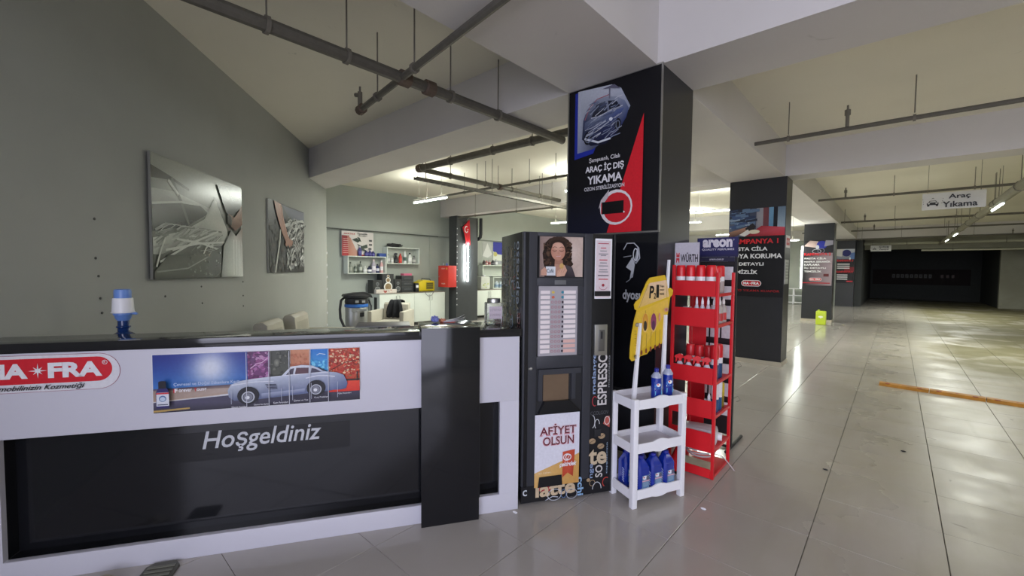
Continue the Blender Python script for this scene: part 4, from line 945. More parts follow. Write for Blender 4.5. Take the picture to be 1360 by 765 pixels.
p.poly([(.06,.97),(.13,.985),(.37,1.30),(.36,1.36),(.09,1.27),(.065,1.12)], '#dcba38', cols=['#d4b020','#dcb838','#dfb85c','#e4bc50','#dcb83c','#d8b424'])
p.line([(.112,1.30),(.185,1.455)], .003, '#a88c20'); p.line([(.355,1.36),(.345,1.45)], .003, '#a88c20')
p.text('P', .195, 1.365, .238, 1.45, '#141210', .03, .1); p.text('2', .236, 1.362, .254, 1.402, '#141210', .02); p.text('1', .257, 1.368, .280, 1.458, '#141210', .03)
for k, tt in enumerate(('Tüm', 'yüzeyler', 'temiz')): p.text(tt, .286, 1.44-.026*k, .325, 1.455-.026*k, '#2c2418', .02)
for cx, c, c2 in ((.165,'#c8862c','#3a3428'),(.235,'#8c4060','#5a3450')):
    p.ell(cx, 1.20, .028, .065, '#e4c070'); p.ell(cx, 1.205, .024, .058, c if cx > .2 else '#d8a840', edge=c); p.ell(cx, 1.18, .014, .035, c2); p.line([(cx,1.262),(cx,1.285)], .002, '#7c5c20')
p.ell(.095, 1.19, .018, .014, '#b8b0a0', edge='#7c6c50'); p.ell(.345, 1.285, .020, .014, '#a84c38', edge='#c8a08c'); p.ell(.285, 1.235, .008, .03, '#d49080')
for k in range(5): p.line([(.135+.038*k,1.02+.008*k),(.137+.038*k,1.12+.008*k)], .003, '#8c7430'); p.ell(.135+.038*k, 1.0+.01*k, .008, .018, '#7c3c2c')
for k in range(9): p.line([(.068+.006*(k%2),1.15-.012*k),(.085,1.148-.012*k)], .003, '#7c6c20')
p.text('P21', .065, .965, .095, .99, '#4c4420', .03)
p.build(sg, (0, .1118, D), name='board_print')

def label_print(w, h, kind='blue'):
    p = Print(.0004)
    if kind == 'blue':
        p.rect(0, 0, w, h, '#9cc4ea', top='#6a9cd8'); p.ell(w*.45, h*.72, w*.42, h*.2, '#3f7ccc'); p.ell(w*.40, h*.80, w*.22, h*.12, '#eef0f4'); p.ell(w*.32, h*.84, w*.08, h*.05, '#d03a44')
        p.rect(w*.04, h*.48, w*.96, h*.58, '#e4ecf4'); p.text('MAXI', w*.1, h*.49, w*.9, h*.57, '#2a50a0', .03); p.rect(w*.08, h*.08, w*.92, h*.38, '#74c0e4')
    elif kind == 'jug':
        p.rect(0, 0, w, h, '#5a7ca4'); p.ell(w*.38, h*.82, w*.3, h*.16, '#e4e8f0'); p.ell(w*.25, h*.85, w*.1, h*.06, '#c83a44'); p.ell(w*.75, h*.78, w*.2, h*.18, '#5c5c74'); p.rect(0, h*.52, w, h*.62, '#d4a8b8'); p.poly([(w*.15,h*.1),(w*.85,h*.14),(w*.9,h*.5),(w*.1,h*.48)], '#7c98b4')
    return p
def cyl_label(r, z0, h, a0, a1, kind, parent, n=10):
    # label wrapped on a round bottle: bend the flat print
    w = r*R(a1-a0); p = label_print(w, h, kind)
    p.v = [((r+.0006-vy*1.0)*math.cos(R(a0)+vx/r), (r+.0006-vy)*math.sin(R(a0)+vx/r), vz) for vx, vy, vz in p.v]
    return p.build(parent, (0, 0, z0), name='label')
G = 'blue liquid bottles on the rack top'
def blue_bottle(label, loc, rz, h=.205, r=.036):
    t = thing('liquid_bottle', label, 'bottle', loc, rz)
    k = h/.205
    MB().lathe([(r*.94,0),(r,.006),(r,.145*k),(r*.98,.150*k),(r*.55,.176*k),(r*.40,.182*k),(r*.38,.188*k)], 20).build('bottle_body', bluel, t)
    MB().lathe([(r*1.003,0),(r*1.003,.008),(r*.56,.0275*k),(r*.42,.0335*k)], 20, z0=.149*k).build('shoulder', mat('frosted', '#a9b1c8', .25, noise=.05), t)
    MB().lathe([(.015,0),(.015,.018),(.013,.020)], 16, z0=.187*k).build('cap', bluecap, t)
    cyl_label(r, .035*k, .09*k, -150, -40, 'blue', t)
    return t
blue_bottle('round blue liquid bottle on the rack top, left of the two', wpt(.225, .055, .6745), WRZ, h=.222, r=.034)
blue_bottle('round blue liquid bottle on the rack top, right of the two', wpt(.345, .075, .6745), WRZ, h=.232, r=.034)
def jug(label, loc, rz):
    t = thing('liquid_jug', label, 'jug', loc, rz)
    w2, d2, h = .046, .045, .225
    m_ = MB(); c = .012
    def ring_(w, d, cc, z): return [(-w+cc,-d,z),(w-cc,-d,z),(w,-d+cc,z),(w,d-cc,z),(w-cc,d,z),(-w+cc,d,z),(-w,d-cc,z),(-w,-d+cc,z)]
    rs = [ring_(w2*.95,d2*.95,c,0), ring_(w2,d2,c,.008), ring_(w2,d2,c,h-.055), ring_(w2*.92,d2*.8,c,h-.04), ring_(w2*.45,d2*.45,c*.7,h-.004), ring_(.016,.016,.005,h)]
    vs = [v for r_ in rs for v in r_]; fs = []
    for j in range(len(rs)-1):
        for i in range(8): fs.append((j*8+i, j*8+(i+1) % 8, j*8+8+(i+1) % 8, j*8+8+i))
    fs += [tuple(range(7,-1,-1)), tuple(range(len(rs)*8-8, len(rs)*8))]
    m_.add(vs, fs); m_.build('jug_body', bluel, t, smooth=25)
    MB().lathe([(.019,0),(.019,.016),(.016,.018)], 14, z0=h+.0005).build('cap', bluecap, t)
    MB().tube([(-.0,.0,h-.003),(0,.03,h-.006),(0,d2*.9,h-.03)], .007, 8).build('handle', bluel, t)
    p = label_print(.06, .085, 'jug'); p.build(t, (-.024, -d2-.0006, .04), name='label')
    gr = MB()
    for k in range(6): gr.tube([(-w2-.001,-.03,.04+.016*k),(-w2-.001,-.012,.05+.016*k)], .0025, 6)
    tag(gr.build('grip_ribs', mat('pale_blue_rib', '#b8c4ea', .2), t), kind='stuff')
    return t
for k, (x, y, lab) in enumerate([(.107,.055,'square blue jug on the bottom shelf of the rack, front left behind the corner post'),(.215,.055,'square blue jug on the bottom shelf of the rack, middle of the front three'),(.325,.055,'square blue jug on the bottom shelf of the rack, front right'),
                                 (.083,.165,'square blue jug standing at the back left of the rack bottom shelf'),(.19,.175,'square blue jug half hidden behind the middle front jug')]):
    jug(lab, wpt(x, y, .0775), WRZ)

# ------------------------------------------------------------------ red shelf stand
RO = (-.957, 3.313)
rs = thing('red_shelf_stand', 'tall red metal shelf stand with WÜRTH board beside the near pillar', 'shelf', (*RO, 0), 0)
RW, RD = .345, .42
for (x, y, h) in ((-.022,.0,1.545),(-RW,.0,1.60),(-.022,RD-.022,1.545),(-RW,RD-.022,1.60)): box('upright', (x, y, 0), (x+.022, y+.022, h), redp, rs, bevel=.002)
SH = [(1.366,1.482),(1.135,1.275),(.71,.832),(.455,.588),(.20,.345),(.005,.072)]
for z0, z1 in SH:
    box('shelf_board', (-RW+.022, .004, z0), (-.022, RD-.004, z0+.008), redp, rs)
    box('front_lip', (-RW+.023, -.003, z0), (-.023, .0035, z1), redp, rs)
    box('side_rail', (-.021, .0225, z0), (-.003, RD-.0225, z0+.022), redp, rs); box('side_rail', (-RW+.003, .0225, z0), (-RW+.021, RD-.0225, z0+.022), redp, rs)
box('back_sheet', (-RW+.023, RD-.004, .2), (-.21, RD, 1.5), redp, rs)
wt = thing('brand_board', 'white WÜRTH board standing on top of the red shelf stand behind the red cans', 'sign', (-1.338, RO[1]+.137, 1.389), 0)
box('board', (0, 0, 0), (.19, .004, .39), whitep, wt)
p = Print(.0004); p.rect(0, .0, .19, .39, '#c9c6cf')
for z in (.275, .232):
    p.rect(.012, z, .038, z+.036, '#c8323c')
    if z > .25: p.poly([(.019,z+.036),(.025,z+.012),(.031,z+.036)], '#e0dce0')
    else: p.poly([(.019,z),(.025,z+.024),(.031,z)], '#e0dce0')
p.text('WÜRTH', .048, .235, .182, .312, '#1c1a20', .02); p.build(wt, (0, -.0004, 0))
def can(label, loc, r, h, c1, c2, capc, group=None, proto={}):
    key = (r, h, c1, c2, capc)
    if key in proto: return dup(proto[key], loc, random.uniform(0, 90), label)
    t = thing('spray_can', label, 'can', loc, 0)
    MB().lathe([(r*.96,0),(r,.004),(r,h*.45)], 16).build('can_body', mat('can_'+c1, c1, .25, metal=.2), t)
    MB().lathe([(r*1.01,0),(r*1.01,h*.16)], 16, z0=h*.45+.0003).build('label_band', mat('can_'+c2, c2, .35), t)
    MB().lathe([(r*1.02,0),(r*1.02,h*.30),(r*.9,h*.37),(r*.85,h*.38)], 16, z0=h*.61+.0008).build('cap', mat('can_'+capc, capc, .3), t)
    proto[key] = t; return t
def rpt(x, y, z): return (RO[0]+x, RO[1]+y, z)
nm = ['first', 'second', 'third', 'fourth']
for k in range(4):
    can('red-capped can on the top shelf of the red stand, %s from the left in front' % nm[k], rpt(-.292+.0745*k, .042, 1.3745), .034, .225, '#c8b8b4', '#f0eef0', '#e0202a')
for k in range(3): can('red-capped can in the rear row of the top red shelf, %s from the left' % nm[k], rpt(-.24+.08*k, .30, 1.3745), .032, .225, '#c8b8b4', '#f0eef0', '#e0202a')
def small_bottle(label, loc, r=.020, h=.115, body='#d8d4d8', capc='#f0f0f4', lab='#8c8890', proto={}):
    key = (r, h, body, capc)
    if key in proto: return dup(proto[key], loc, random.uniform(-15, 15), label)
    t = thing('small_bottle', label, 'bottle', loc, 0)
    MB().lathe([(r*.95,0),(r,.004),(r,h*.58),(r*.5,h*.72),(r*.4,h*.74)], 14).build('bottle_body', mat('sb_'+body, body, .3), t)
    MB().lathe([(r*1.02,0),(r*1.02,h*.28)], 14, z0=h*.14).build('label_band', mat('sb_'+lab, lab, .4), t)
    MB().lathe([(r*.5,0),(r*.5,h*.1),(r*.2,h*.24),(r*.18,h*.25)], 12, z0=h*.745).build('cap', mat('sb_'+capc, capc, .3), t)
    proto[key] = t; return t
nm = ['first', 'second', 'third', 'fourth', 'fifth', 'sixth', 'seventh']
for k in range(4): small_bottle('white nozzle bottle on the second red shelf, %s from the left' % nm[k], rpt(-.17+.042*k, .05, 1.1435), .019, .215, '#d6d0d8', '#f4f4f8', '#b4a8b0')
def spray(label, loc, rz, body='#cfd2dc', trig='#e42830', lab='#eceef2', h=.19, proto={}):
    key = (body, trig, h)
    if key in proto: return dup(proto[key], loc, rz, label)
    t = thing('spray_bottle', label, 'bottle', loc, rz)
    MB().lathe([(.030,0),(.0325,.006),(.0325,.075),(.028,.10),(.016,.125),(.012,.13)], 16, sx=1, sy=.7).build('bottle_body', mat('spb_'+body, body, .2), t)
    MB().lathe([(.0332,0),(.0332,.045)], 16, z0=.02, sx=1, sy=.71).build('label_band', mat('spl_'+lab, lab, .4), t)
    MB().lathe([(.014,0),(.014,.018)], 12, z0=.1305).prism([(-.038,.158),(-.034,.172),(-.006,.186),(.020,.182),(.030,.16),(.012,.148),(-.012,.15)], -.011, .011, 'y').prism([(-.030,.156),(-.022,.156),(-.018,.14),(-.026,.118),(-.032,.12)], -.006, .006, 'y').build('trigger_head', mat('spt_'+trig, trig, .3), t)
    proto[key] = t; return t
for k in range(4): spray('clear spray bottle with red trigger on the third red shelf, %s from the left' % nm[k], rpt(-.285+.068*k, .045, .7185), 10)
for k in range(3): can('short red can behind the spray bottles on the third red shelf, %s from the left' % nm[k], rpt(-.272+.072*k, .24, .7185), .034, .245, '#cc2c34', '#f0e6e8', '#d82830')
for k in range(2): can('tall blue-footed red can at the open side of the third red shelf, %s' % ('nearer one', 'farther one')[k], rpt(-.055, .13+.10*k, .7185), .031, .27, '#2c4c78', '#e8e6ec', '#d4222c')
can('red capped white can at the side of the top red shelf', rpt(-.055, .13, 1.3745), .030, .215, '#b8b4b0', '#eceaec', '#e0202a')
small_bottle('white bottle alone at the right of the fourth red shelf', rpt(-.06, .045, .4635), .022, .17, '#dcdce2', '#e8e8ee', '#c8ccd4')
for k in range(2): can('blue and white can on the fourth red shelf beside the open side, %s' % ('nearer one', 'farther one')[k], rpt(-.05, .15+.085*k, .4635), .028, .24, '#2a5a8c', '#e4dce0', '#e8e4e8')
for k in range(3): small_bottle('tall slim pale bottle by the open side of the second red shelf, %s' % nm[k], rpt(-.05, .11+.095*k, 1.1435), .024, .205, '#b8b0a8', '#e8e6e2', '#c83c3c')
can('yellow-banded small can at the rear of the fourth red shelf', rpt(-.06, .34, .4635), .026, .20, '#8c7c30', '#b09c2c', '#c8b030')
tag(box('white_carton', rpt(-.33, .20, 1.1435), rpt(-.28, .26, 1.2635), whitep, None, bevel=.002), 'small white carton at the back left of the second red shelf', 'box')
# big white canister lying on the fifth shelf
t = thing('white_canister', 'white plastic canister lying on its side on the fifth red shelf', 'canister', rpt(-.15, .17, .2085), 12)
MB().box(-.135,-.085,0,.12,.085,.125).build('canister_body', mat('canister_white', '#d8d8de', .3), t, bevel=.035)
MB().tube([(.121,0,.06),(.15,0,.06)], .03, 14).build('cap', whitep, t)
# coil and cartons on the bottom
t = thing('cable_coil', 'clear plastic hose coil on the bottom shelf of the red stand', 'coil', rpt(-.155, .19, .075), 0)
for k in range(4):
    rr_ = .10+.012*k; MB().tube([(rr_*math.cos(2*math.pi*i/28), rr_*.9*math.sin(2*math.pi*i/28), .045+.018*k+.012*math.sin(2*math.pi*i/28+k)) for i in range(28)], .006, 6, closed=True).build('hose_loop', mat('pale_hose', '#c4bcc0', .2, noise=0), t)
MB().tube([(.11,-.02,.06),(.16,.02,.04),(.2,.05,-.02),(.24,.04,-.055)], .004, 6).build('hose_end', mat('pale_hose', '#c4bcc0', .2), t)
tag(box('flat_carton', rpt(-.31, .02, .014), rpt(-.05, .20, .045), mat('green_white_card', '#cfd0b8', .5, noise=.15, scale=20), None, bevel=.002), 'flat white and green carton under the hose coil on the stand bottom', 'box')
t = thing('hand_polisher', 'red hand polisher on the floor between white rack and red stand', 'tool', (-1.19, 3.2, 0), 30)
MB().lathe([(.05,0),(.06,.01),(.06,.03),(.03,.05)], 18).build('polishing_pad', black_mat, t)
MB().tube([(0,0,.05),(0,0,.12),(.03,0,.22),(.02,0,.36)], [.04,.045,.035,.03], 12).build('tool_body', redp, t)

# black wire display stand behind with blue header
ar = thing('display_stand', 'black display stand with blue areon header behind the red shelves', 'stand', (-1.178, 4.0, 0), 0)
AW = .325
for x in (-AW/2, AW/2-.02): box('post', (x, 0, .02), (x+.02, .03, 1.84), black_mat, ar)
box('header', (-AW/2-.008, -.006, 1.681), (AW/2+.008, -.001, 1.85), mat('header_blue', '#23234e', .35), ar)
p = Print(.0005); p.rect(0, 0, AW, .15, '#26265a', top='#2c2c64'); p.text('areon', .04, .065, .285, .135, '#e4e2ea', .05); p.text('QUALITY PERFUMES', .035, .035, .30, .055, '#d4d2dc', .02); p.text('®', .29, .12, .30, .135, '#e4e2ea', .0); p.build(ar, (-AW/2, -.0065, 1.70), name='header_print')
box('sub_header', (-AW/2+.02, -.004, 1.64), (AW/2-.02, .0, 1.68), mat('header_dark', '#2a2a44', .35), ar)
p = Print(.0005); p.text('areon.com.tr', .08, .012, .20, .028, '#d4d2dc', .02); p.build(ar, (-AW/2+.02, -.0045, 1.64), name='header_print')
box('back_board', (-AW/2+.02, .02, .12), (AW/2-.02, .026, 1.64), mat('panel_dark', '#1c1a1e', .5), ar)
for z in [1.48-.17*k for k in range(8)]:
    MB().tube([(-AW/2+.02, .012, z+.125),(AW/2-.02, .012, z+.125)], .004, 6).build('hook_bar', black_mat, ar)
    for j in range(3):
        c = ['#c9c4c6','#d8d6dc','#bcb4b8','#b8404a','#dcdce0','#a8a4b0'][int(z*17+j*3) % 6]
        box('scent_pack', (-AW/2+.032+.093*j, -.006, z), (-AW/2+.11+.093*j, .008, z+.115), mat('pack'+c, c, .4, noise=.2, scale=40), ar, bevel=.002)
bs = MB(); bs.tube([(-AW/2+.01,-.12,.015),(-AW/2+.01,.28,.015)], .014, 8).tube([(AW/2-.01,-.12,.015),(AW/2-.01,.36,.015)], .014, 8).tube([(-AW/2+.01,.015,.015),(AW/2-.01,.015,.015)], .012, 8); bs.build('base_frame', black_mat, ar)
for z in (.75, .45): MB().tube([(AW/2,.03,z),(AW/2+.03,.04,z+.02),(AW/2+.05,.04,z-.01),(AW/2+.02,.04,z-.03)], .003, 6).build('side_hook', rod_m, ar)

# ------------------------------------------------------------------ back of the room: dark column, red box, flag
cl = thing('pillar', 'slim dark column with the red flag and upright tube lamp in the room behind', 'pillar', (-9.66, 8.101, 0))
box('shaft', (-.17, 0, 0), (.17, .84, 3.1), mat('column_paint', '#3a3d40', .45, noise=.12), cl)
st = MB()
for k in range(14): st.box(.1705, .01, .5+k*.17, .176, .03, .53+k*.17)
tag(st.build('edge_clips', whitep, cl, smooth=0), kind='stuff')
dpipe = thing('downpipe', 'black downpipe bend at the far edge of the slim dark column', 'pipe', (-9.44, 9.02, 2.5))
MB().tube([(0,0,.6),(0,0,.12),(-.02,.0,.03),(-.1,0,-.02),(-.2,0,-.04)], .05, 10).build('bend', black_mat, dpipe)
eb = thing('electric_box', 'red metal electric cabinet hanging on the slim dark column', 'cabinet', (-9.72, 7.8, 1.03))
MB().box(-.23,0,0,.23,.30,.62).build('box_body', mat('box_red', '#c8362f', .4), eb, bevel=.006)
box('box_door', (-.215, -.008, .015), (.215, -.0005, .605), mat('box_red', '#c8362f', .4), eb, bevel=.003)
box('lock', (-.19, -.014, .28), (-.17, -.0085, .32), steel, eb)
p = Print(.001); p.text('DİKKAT', -.08, .52, .10, .56, '#e8d8d0', .02); p.text('YANGIN', -.08, .08, .10, .12, '#e8d8d0', .02); p.rect(.14, .51, .2, .56, '#d8b050'); p.build(eb, (0, -.0085, 0))
for k, (x, m_) in enumerate(((-.18, greyp), (-.02, mat('blue_plastic', '#6a7cc0', .4)))): 
    tag(MB().lathe([(.03,0),(.035,.03),(.02,.06),(.01,.08)], 10).build('small_pot', m_, None, (-9.72+x, 7.95, 1.651)), 'small %s pot on top of the red electric cabinet' % ('grey', 'blue')[k], 'pot')
fl = thing('flag', 'red flag with white crescent hanging in folds above the upright tube lamp', 'flag', (-9.455, 8.40, 3.02))
m_ = MB(); n = 10; vs = []; fs = []
for i in range(n+1):
    for j in range(9):
        u, v = i/n, j/8
        yy = (.02+.27*u)*(1-.25*v)-.14+.30*v*.5; zz = -v*(.72+.03*u)-.25*(1-u)*(1-v)
        vs.append((.012*math.sin(u*14+v*2)+.014, yy*(1-.15*v), zz))
for i in range(n):
    for j in range(8): a = i*9+j; fs.append((a, a+1, a+10, a+9))
m_.add(vs, fs); o = m_.build('flag_cloth', mat('flag_red', '#d8202c', .7), fl, smooth=80); md = o.modifiers.new('t', 'SOLIDIFY'); md.thickness = .002
p = Print(.001); p.ring(.0, .0, .075, .10, .028, '#eceaec', a0=60, a1=330); p.ell(.055, .0, .02, .025, '#eceaec', 5); p.build(fl, (.033, .02, -.30), rz=90, name='crescent')
MB().tube([(.01,-.16,-.24),(.01,.15,.06)], .006, 6).build('flag_pole', rod_m, fl)

# ------------------------------------------------------------------ cabinets along the back wall
def cabinet(label, y0, n, w, x0=-9.8, depth=.5, hz=.905):
    t = thing('base_cabinet', label, 'cabinet', (x0, y0, 0), 90)
    L = n*w
    box('carcass', (0, .012, .08), (L, depth, hz-.022), greenw, t)
    box('worktop', (-.005, -.005, hz-.0215), (L+.005, depth, hz), mat('worktop', '#8f8a80', .4), t)
    for k in range(n):
        d = MB().box(k*w+.003, -.006, .09, (k+1)*w-.003, .0115, hz-.03).build('door', greenw, t, bevel=.002)
        hx = (k+1)*w-.05 if k % 2 == 0 else k*w+.05
        hd = MB().tube([(hx, -.007, hz-.24),(hx, -.035, hz-.225),(hx, -.035, hz-.09),(hx, -.007, hz-.075)], .006, 6); hd.build('handle', steel, d)
    for x in (.04, L*.5, L-.06):
        MB().lathe([(.02,0),(.02,.08)], 8, x, .05).build('foot', black_mat, t)
    return t
cb1 = cabinet('long white four-door base cabinet under the wall shelves', 5.80, 4, .532)
tag(box('side_sticker', (-.0035, .12, .45), (-.0005, .26, .80), black_mat, cb1))
cb2 = cabinet('white base cabinet beyond the slim dark column, partly behind the vending machine', 9.2, 3, .55)
def plane_wall_shelf(label, x, y0, y1, z0, z1, mid=False, depth=.22):
    t = thing('wall_shelf', label, 'shelf', (x, y0, z0), 90); L = y1-y0; H = z1-z0; e = .022
    f = MB().box(0,0,0,L,depth,e).box(0,0,H-e,L,depth,H).box(0,0,e,e,depth,H-e).box(L-e,0,e,L,depth,H-e)
    f.build('shelf_frame', greenw, t, smooth=0); box('back_sheet', (e, depth-.008, e), (L-e, depth-.001, H-e), mat('shelf_back', '#b4bab2', .6), t)
    if mid: box('shelf_board', (e, .01, H*.5), (L-e, depth-.01, H*.5+.018), greenw, t)
    return t
plane_wall_shelf('white open box shelf on the wall, lower left one of the pair', -10.1, 5.11, 6.19, 1.41, 1.86)
plane_wall_shelf('white open box shelf on the wall, upper right one of the pair', -10.1, 6.21, 7.25, 1.68, 2.13)
plane_wall_shelf('white wall shelf beyond the slim dark column', -10.1, 9.75, 11.2, 1.33, 1.70)
plane_wall_shelf('white open shelf unit standing on the far cabinet', -9.95, 10.1, 11.2, .906, 1.3)
def lb(kind, label, x, y, z, h, r, c, c2='#e8e8ea', capc=None):
    t = thing(kind, label, 'bottle', (x, y, z))
    MB().lathe([(r*.95,0),(r,.01),(r,h*.66),(r*.45,h*.8),(r*.4,h*.84)], 12).build('bottle_body', mat('lb_'+c, c, .35), t)
    MB().lathe([(r*1.02,0),(r*1.02,h*.3)], 12, z0=h*.2).build('label_band', mat('lb_'+c2, c2, .4), t)
    MB().lathe([(r*.45,0),(r*.42,h*.14)], 10, z0=h*.845).build('cap', mat('lb_'+(capc or c), capc or c, .3), t)
    return t
ordn = ['first', 'second', 'third', 'fourth', 'fifth', 'sixth', 'seventh', 'eighth', 'ninth']
for k, (y, h, r, c, c2, cc) in enumerate([(5.23,.28,.05,'#8a9088','#a8aca4','#5c605c'),(5.36,.22,.04,'#5c665c','#9aa098','#b0b0ac'),(5.50,.30,.045,'#6c746c','#c0c4bc','#3c403c'),(5.62,.18,.05,'#c8ccc8','#e4e4e4','#d8d8d8'),(5.75,.18,.06,'#2c2f50','#e8e8ec','#1c1e30'),(5.87,.36,.055,'#b0a8b8','#e4e0e8','#e0c8cc'),(5.98,.24,.05,'#23285a','#d8d8e4','#1c1e38'),(6.10,.34,.045,'#d8a8a8','#e8e4e6','#f0e8ea')]):
    lb('bottle', 'bottle in the lower left box shelf, %s from the left' % ordn[k], -10.20, y, 1.4325, h, r, c, c2, cc)
    if k == 7: pass
for k, (y, h, r, c, c2, cc) in enumerate([(6.31,.24,.045,'#a8acac','#d0d0d0','#8c8c8c'),(6.42,.16,.04,'#d0d0cc','#e8e8e8','#c8c8c8'),(6.68,.27,.045,'#c8362c','#d84a40','#c02c28'),(6.83,.34,.04,'#e4e8e8','#4c6c64','#f0f0f0'),(6.99,.30,.055,'#d8dcd8','#f0f0f0','#2c2c2c'),(7.13,.22,.05,'#8c8c8c','#c8c8c4','#4c4c4c')]):
    lb('bottle', 'bottle in the upper right box shelf, %s from the left' % ordn[k if k < 2 else k+1], -10.20, y, 1.7025, h, r, c, c2, cc)
o = spray('black trigger spray bottle in the upper right box shelf', (-10.20, 6.54, 1.7025), 60, '#24262a', '#1a1a1c', '#3c3c40'); 
for c_ in [o]: c_.scale = (1.6, 1.6, 1.5)
# board leaning on top of the lower shelf, purple bottles in front, dark pouch
bd = thing('product_board', 'white and red product board standing on the lower left box shelf', 'board', (-10.23, 5.03, 1.861), 90)
box('board', (0, .012, 0), (.86, .022, .62), whitep, bd)
p = Print(.001); W, H = .86, .62
p.rect(0, 0, W, H, '#ddd8d4'); p.rect(0, 0, W, H*.06, '#a83038'); p.rect(0, 0, W*.22, H*.82, '#b43a3e', top='#8c2c34'); p.poly([(W*.2,0),(W*.58,0),(W*.42,H*.3),(W*.27,H*.72),(W*.16,H*.82)], '#c49484', cols=['#b87868','#d4a898','#c89c8c','#c09084','#a86c60'])
for k in range(8): p.rect(W*.03, H*(.12+.08*k), W*.19, H*(.135+.08*k), '#d8b8b4')
p.poly([(W*.30,H*.66),(W*.48,H*.55),(W*.56,H*.62),(W*.44,H*.74)], '#33403a'); p.poly([(W*.46,H*.50),(W*.62,H*.42),(W*.78,H*.50),(W*.80,H*.36),(W*.60,H*.28)], '#3c4a42'); p.poly([(W*.46,H*.78),(W*.54,H*.76),(W*.60,H*.58),(W*.54,H*.62)], '#3c4840'); p.poly([(W*.62,H*.34),(W*.76,H*.24),(W*.74,H*.18),(W*.6,H*.26)], '#46544c')
p.text('SERİSİ', W*.05, H*.87, W*.40, H*.93, '#b43a3e', .03); p.text('Temizlik', W*.46, H*.88, W*.80, H*.95, '#3c3c3c', .02); p.text('Fırçaları', W*.52, H*.80, W*.78, H*.86, '#3c3c3c', .02)
for x, z in ((.84,.62),(.84,.45),(.82,.28)): p.rect(W*x, H*z, W*(x+.1), H*(z+.07), '#4a4c50')
p.build(bd, (0, .0115, 0))
for k, (y, h) in enumerate(((5.48,.26),(5.66,.15),(5.76,.16),(5.85,.14))): lb('bottle', 'purple bottle on top of the lower left box shelf, %s from the left' % ordn[k], -10.19, y, 1.861, h, .045, '#3c3878', '#5c589c', '#d0d0dc' if k == 0 else '#4c4888')
tag(MB().box(0,0,0,.2,.13,.09).build('blue_tissue_box', mat('tissue_blue', '#2c4a94', .5), None, (-10.12, 5.99, 1.861), R(90), bevel=.004), 'flat blue box at the right end of the lower shelf top', 'box')
crumple('dark_pouch', 'black folded pouch lying on the upper right box shelf', 'pouch', (-10.2, 6.5, 2.131), .06, .26, .11, black_mat, 8)

# things on the long cabinet
def speaker(label, y, w, h, white, rings):
    t = thing('loudspeaker', label, 'speaker', (-9.96, y, .906), 90)
    MB().box(-w/2, .0, 0, w/2, .26, h).build('speaker_box', mat('speaker_black', '#2b2d2f', .5), t, bevel=.006)
    for z, r in rings:
        c = MB().lathe([(r,0),(r,.006),(r*.86,.009),(r*.78,.002)], 20); c.build('cone_ring', mat('cone_ring'+('w' if white else 'g'), '#e4e4e0' if white else '#8c8f90', .35), t, loc=(0, -.0005, z), rot=(R(90), 0, 0))
        MB().lathe([(r*.74,.002),(r*.3,.006),(r*.25,.014)], 16).build('cone', mat('cone_brown' if white else 'cone_grey', '#8c7858' if white else '#5c6062', .5), t, loc=(0, -.0005, z), rot=(R(90), 0, 0))
    return t
speaker('small black loudspeaker at the left end of the long cabinet', 5.74+.1, .26, .34, False, [(.10,.075),(.24,.045)])
speaker('tall loudspeaker with white ringed cones, middle of the three', 6.15, .34, .50, True, [(.16,.125),(.34,.07),(.44,.04)])
speaker('small black loudspeaker right of the white ringed one', 6.45, .22, .36, False, [(.10,.07),(.25,.04)])
t = thing('amplifier_stack', 'stack of dark audio units on the long cabinet left of the yellow charger', 'amplifier', (-9.96, 6.76, .906), 90)
for k in range(3): MB().box(-.19,.0+.002*k,.152*k+.001,.19,.30,.15+.152*k).build('audio_unit', mat('unit_dark', '#34373a', .45), t, bevel=.006)
for k in range(3): box('face_strip', (-.12, -.006, .06+.152*k), (.12, -.0005, .10+.152*k), mat('unit_face', '#4c5054', .3), t)
tag(MB().box(0,0,0,.26,.16,.055).build('pink_box', mat('pink_card', '#d86a8c', .5), None, (-10.0, 6.66, 1.363), R(90), bevel=.003), 'flat pink box on top of the audio stack', 'box')
t = thing('battery_charger', 'yellow battery charger with dark grille on the long cabinet', 'charger', (-9.94, 7.38, .906), 90)
MB().prism([(-.28,.02),(.28,.02),(.27,.30),(-.10,.33),(-.28,.26)], 0, .26, 'y').build('charger_body', mat('charger_yellow', '#d9c21c', .4), t, bevel=.008)
box('front_panel', (-.02, -.006, .06), (.23, -.0005, .26), mat('charger_panel', '#8f8420', .5), t)
for x in (-.24, .2): box('foot', (x, .02, .0005), (x+.05, .22, .0195), black_mat, t)
MB().tube([(-.08,.13,.325),(-.08,.13,.37),(.2,.13,.35),(.24,.13,.30)], .01, 8).build('handle', black_mat, t)
for k in range(5): box('grille_slat', (.0, -.01, .08+.035*k), (.21, -.0065, .095+.035*k), black_mat, t)
t = thing('tool_case', 'small dark case with white front beside the yellow charger', 'case', (-9.90, 7.03, .906), 90)
MB().box(-.06,0,0,.06,.2,.24).build('case_body', black_mat, t, bevel=.006); box('white_front', (-.04,-.004,.12), (.04,-.0005,.19), whitep, t)
t = thing('carton', 'flat white carton with orange print in front of the loudspeakers', 'box', (-9.99, 6.08, .906), 90)
MB().box(-.36,-.17,0,.24,-.06,.10).build('carton_body', mat('carton_white', '#d4ccc4', .6, noise=.15, scale=15), t, bevel=.003)
p = Print(.001); p.speck(-.15, .01, .1, .09, 14, .03, ['#c8503c','#d87050','#a04038','#e8e0d8'], 4); p.build(t, (0, -.171, 0))
tag(MB().tube([(0,0,0),(0,-.02,-.05),(0,-.08,-.11),(0,-.18,-.12),(0,-.26,-.06),(0,-.28,0)], .005, 6).build('charger_cable', black_mat, None, (-9.783, 7.5, .905)), 'thin dark cable looping down from the yellow charger', 'cable')
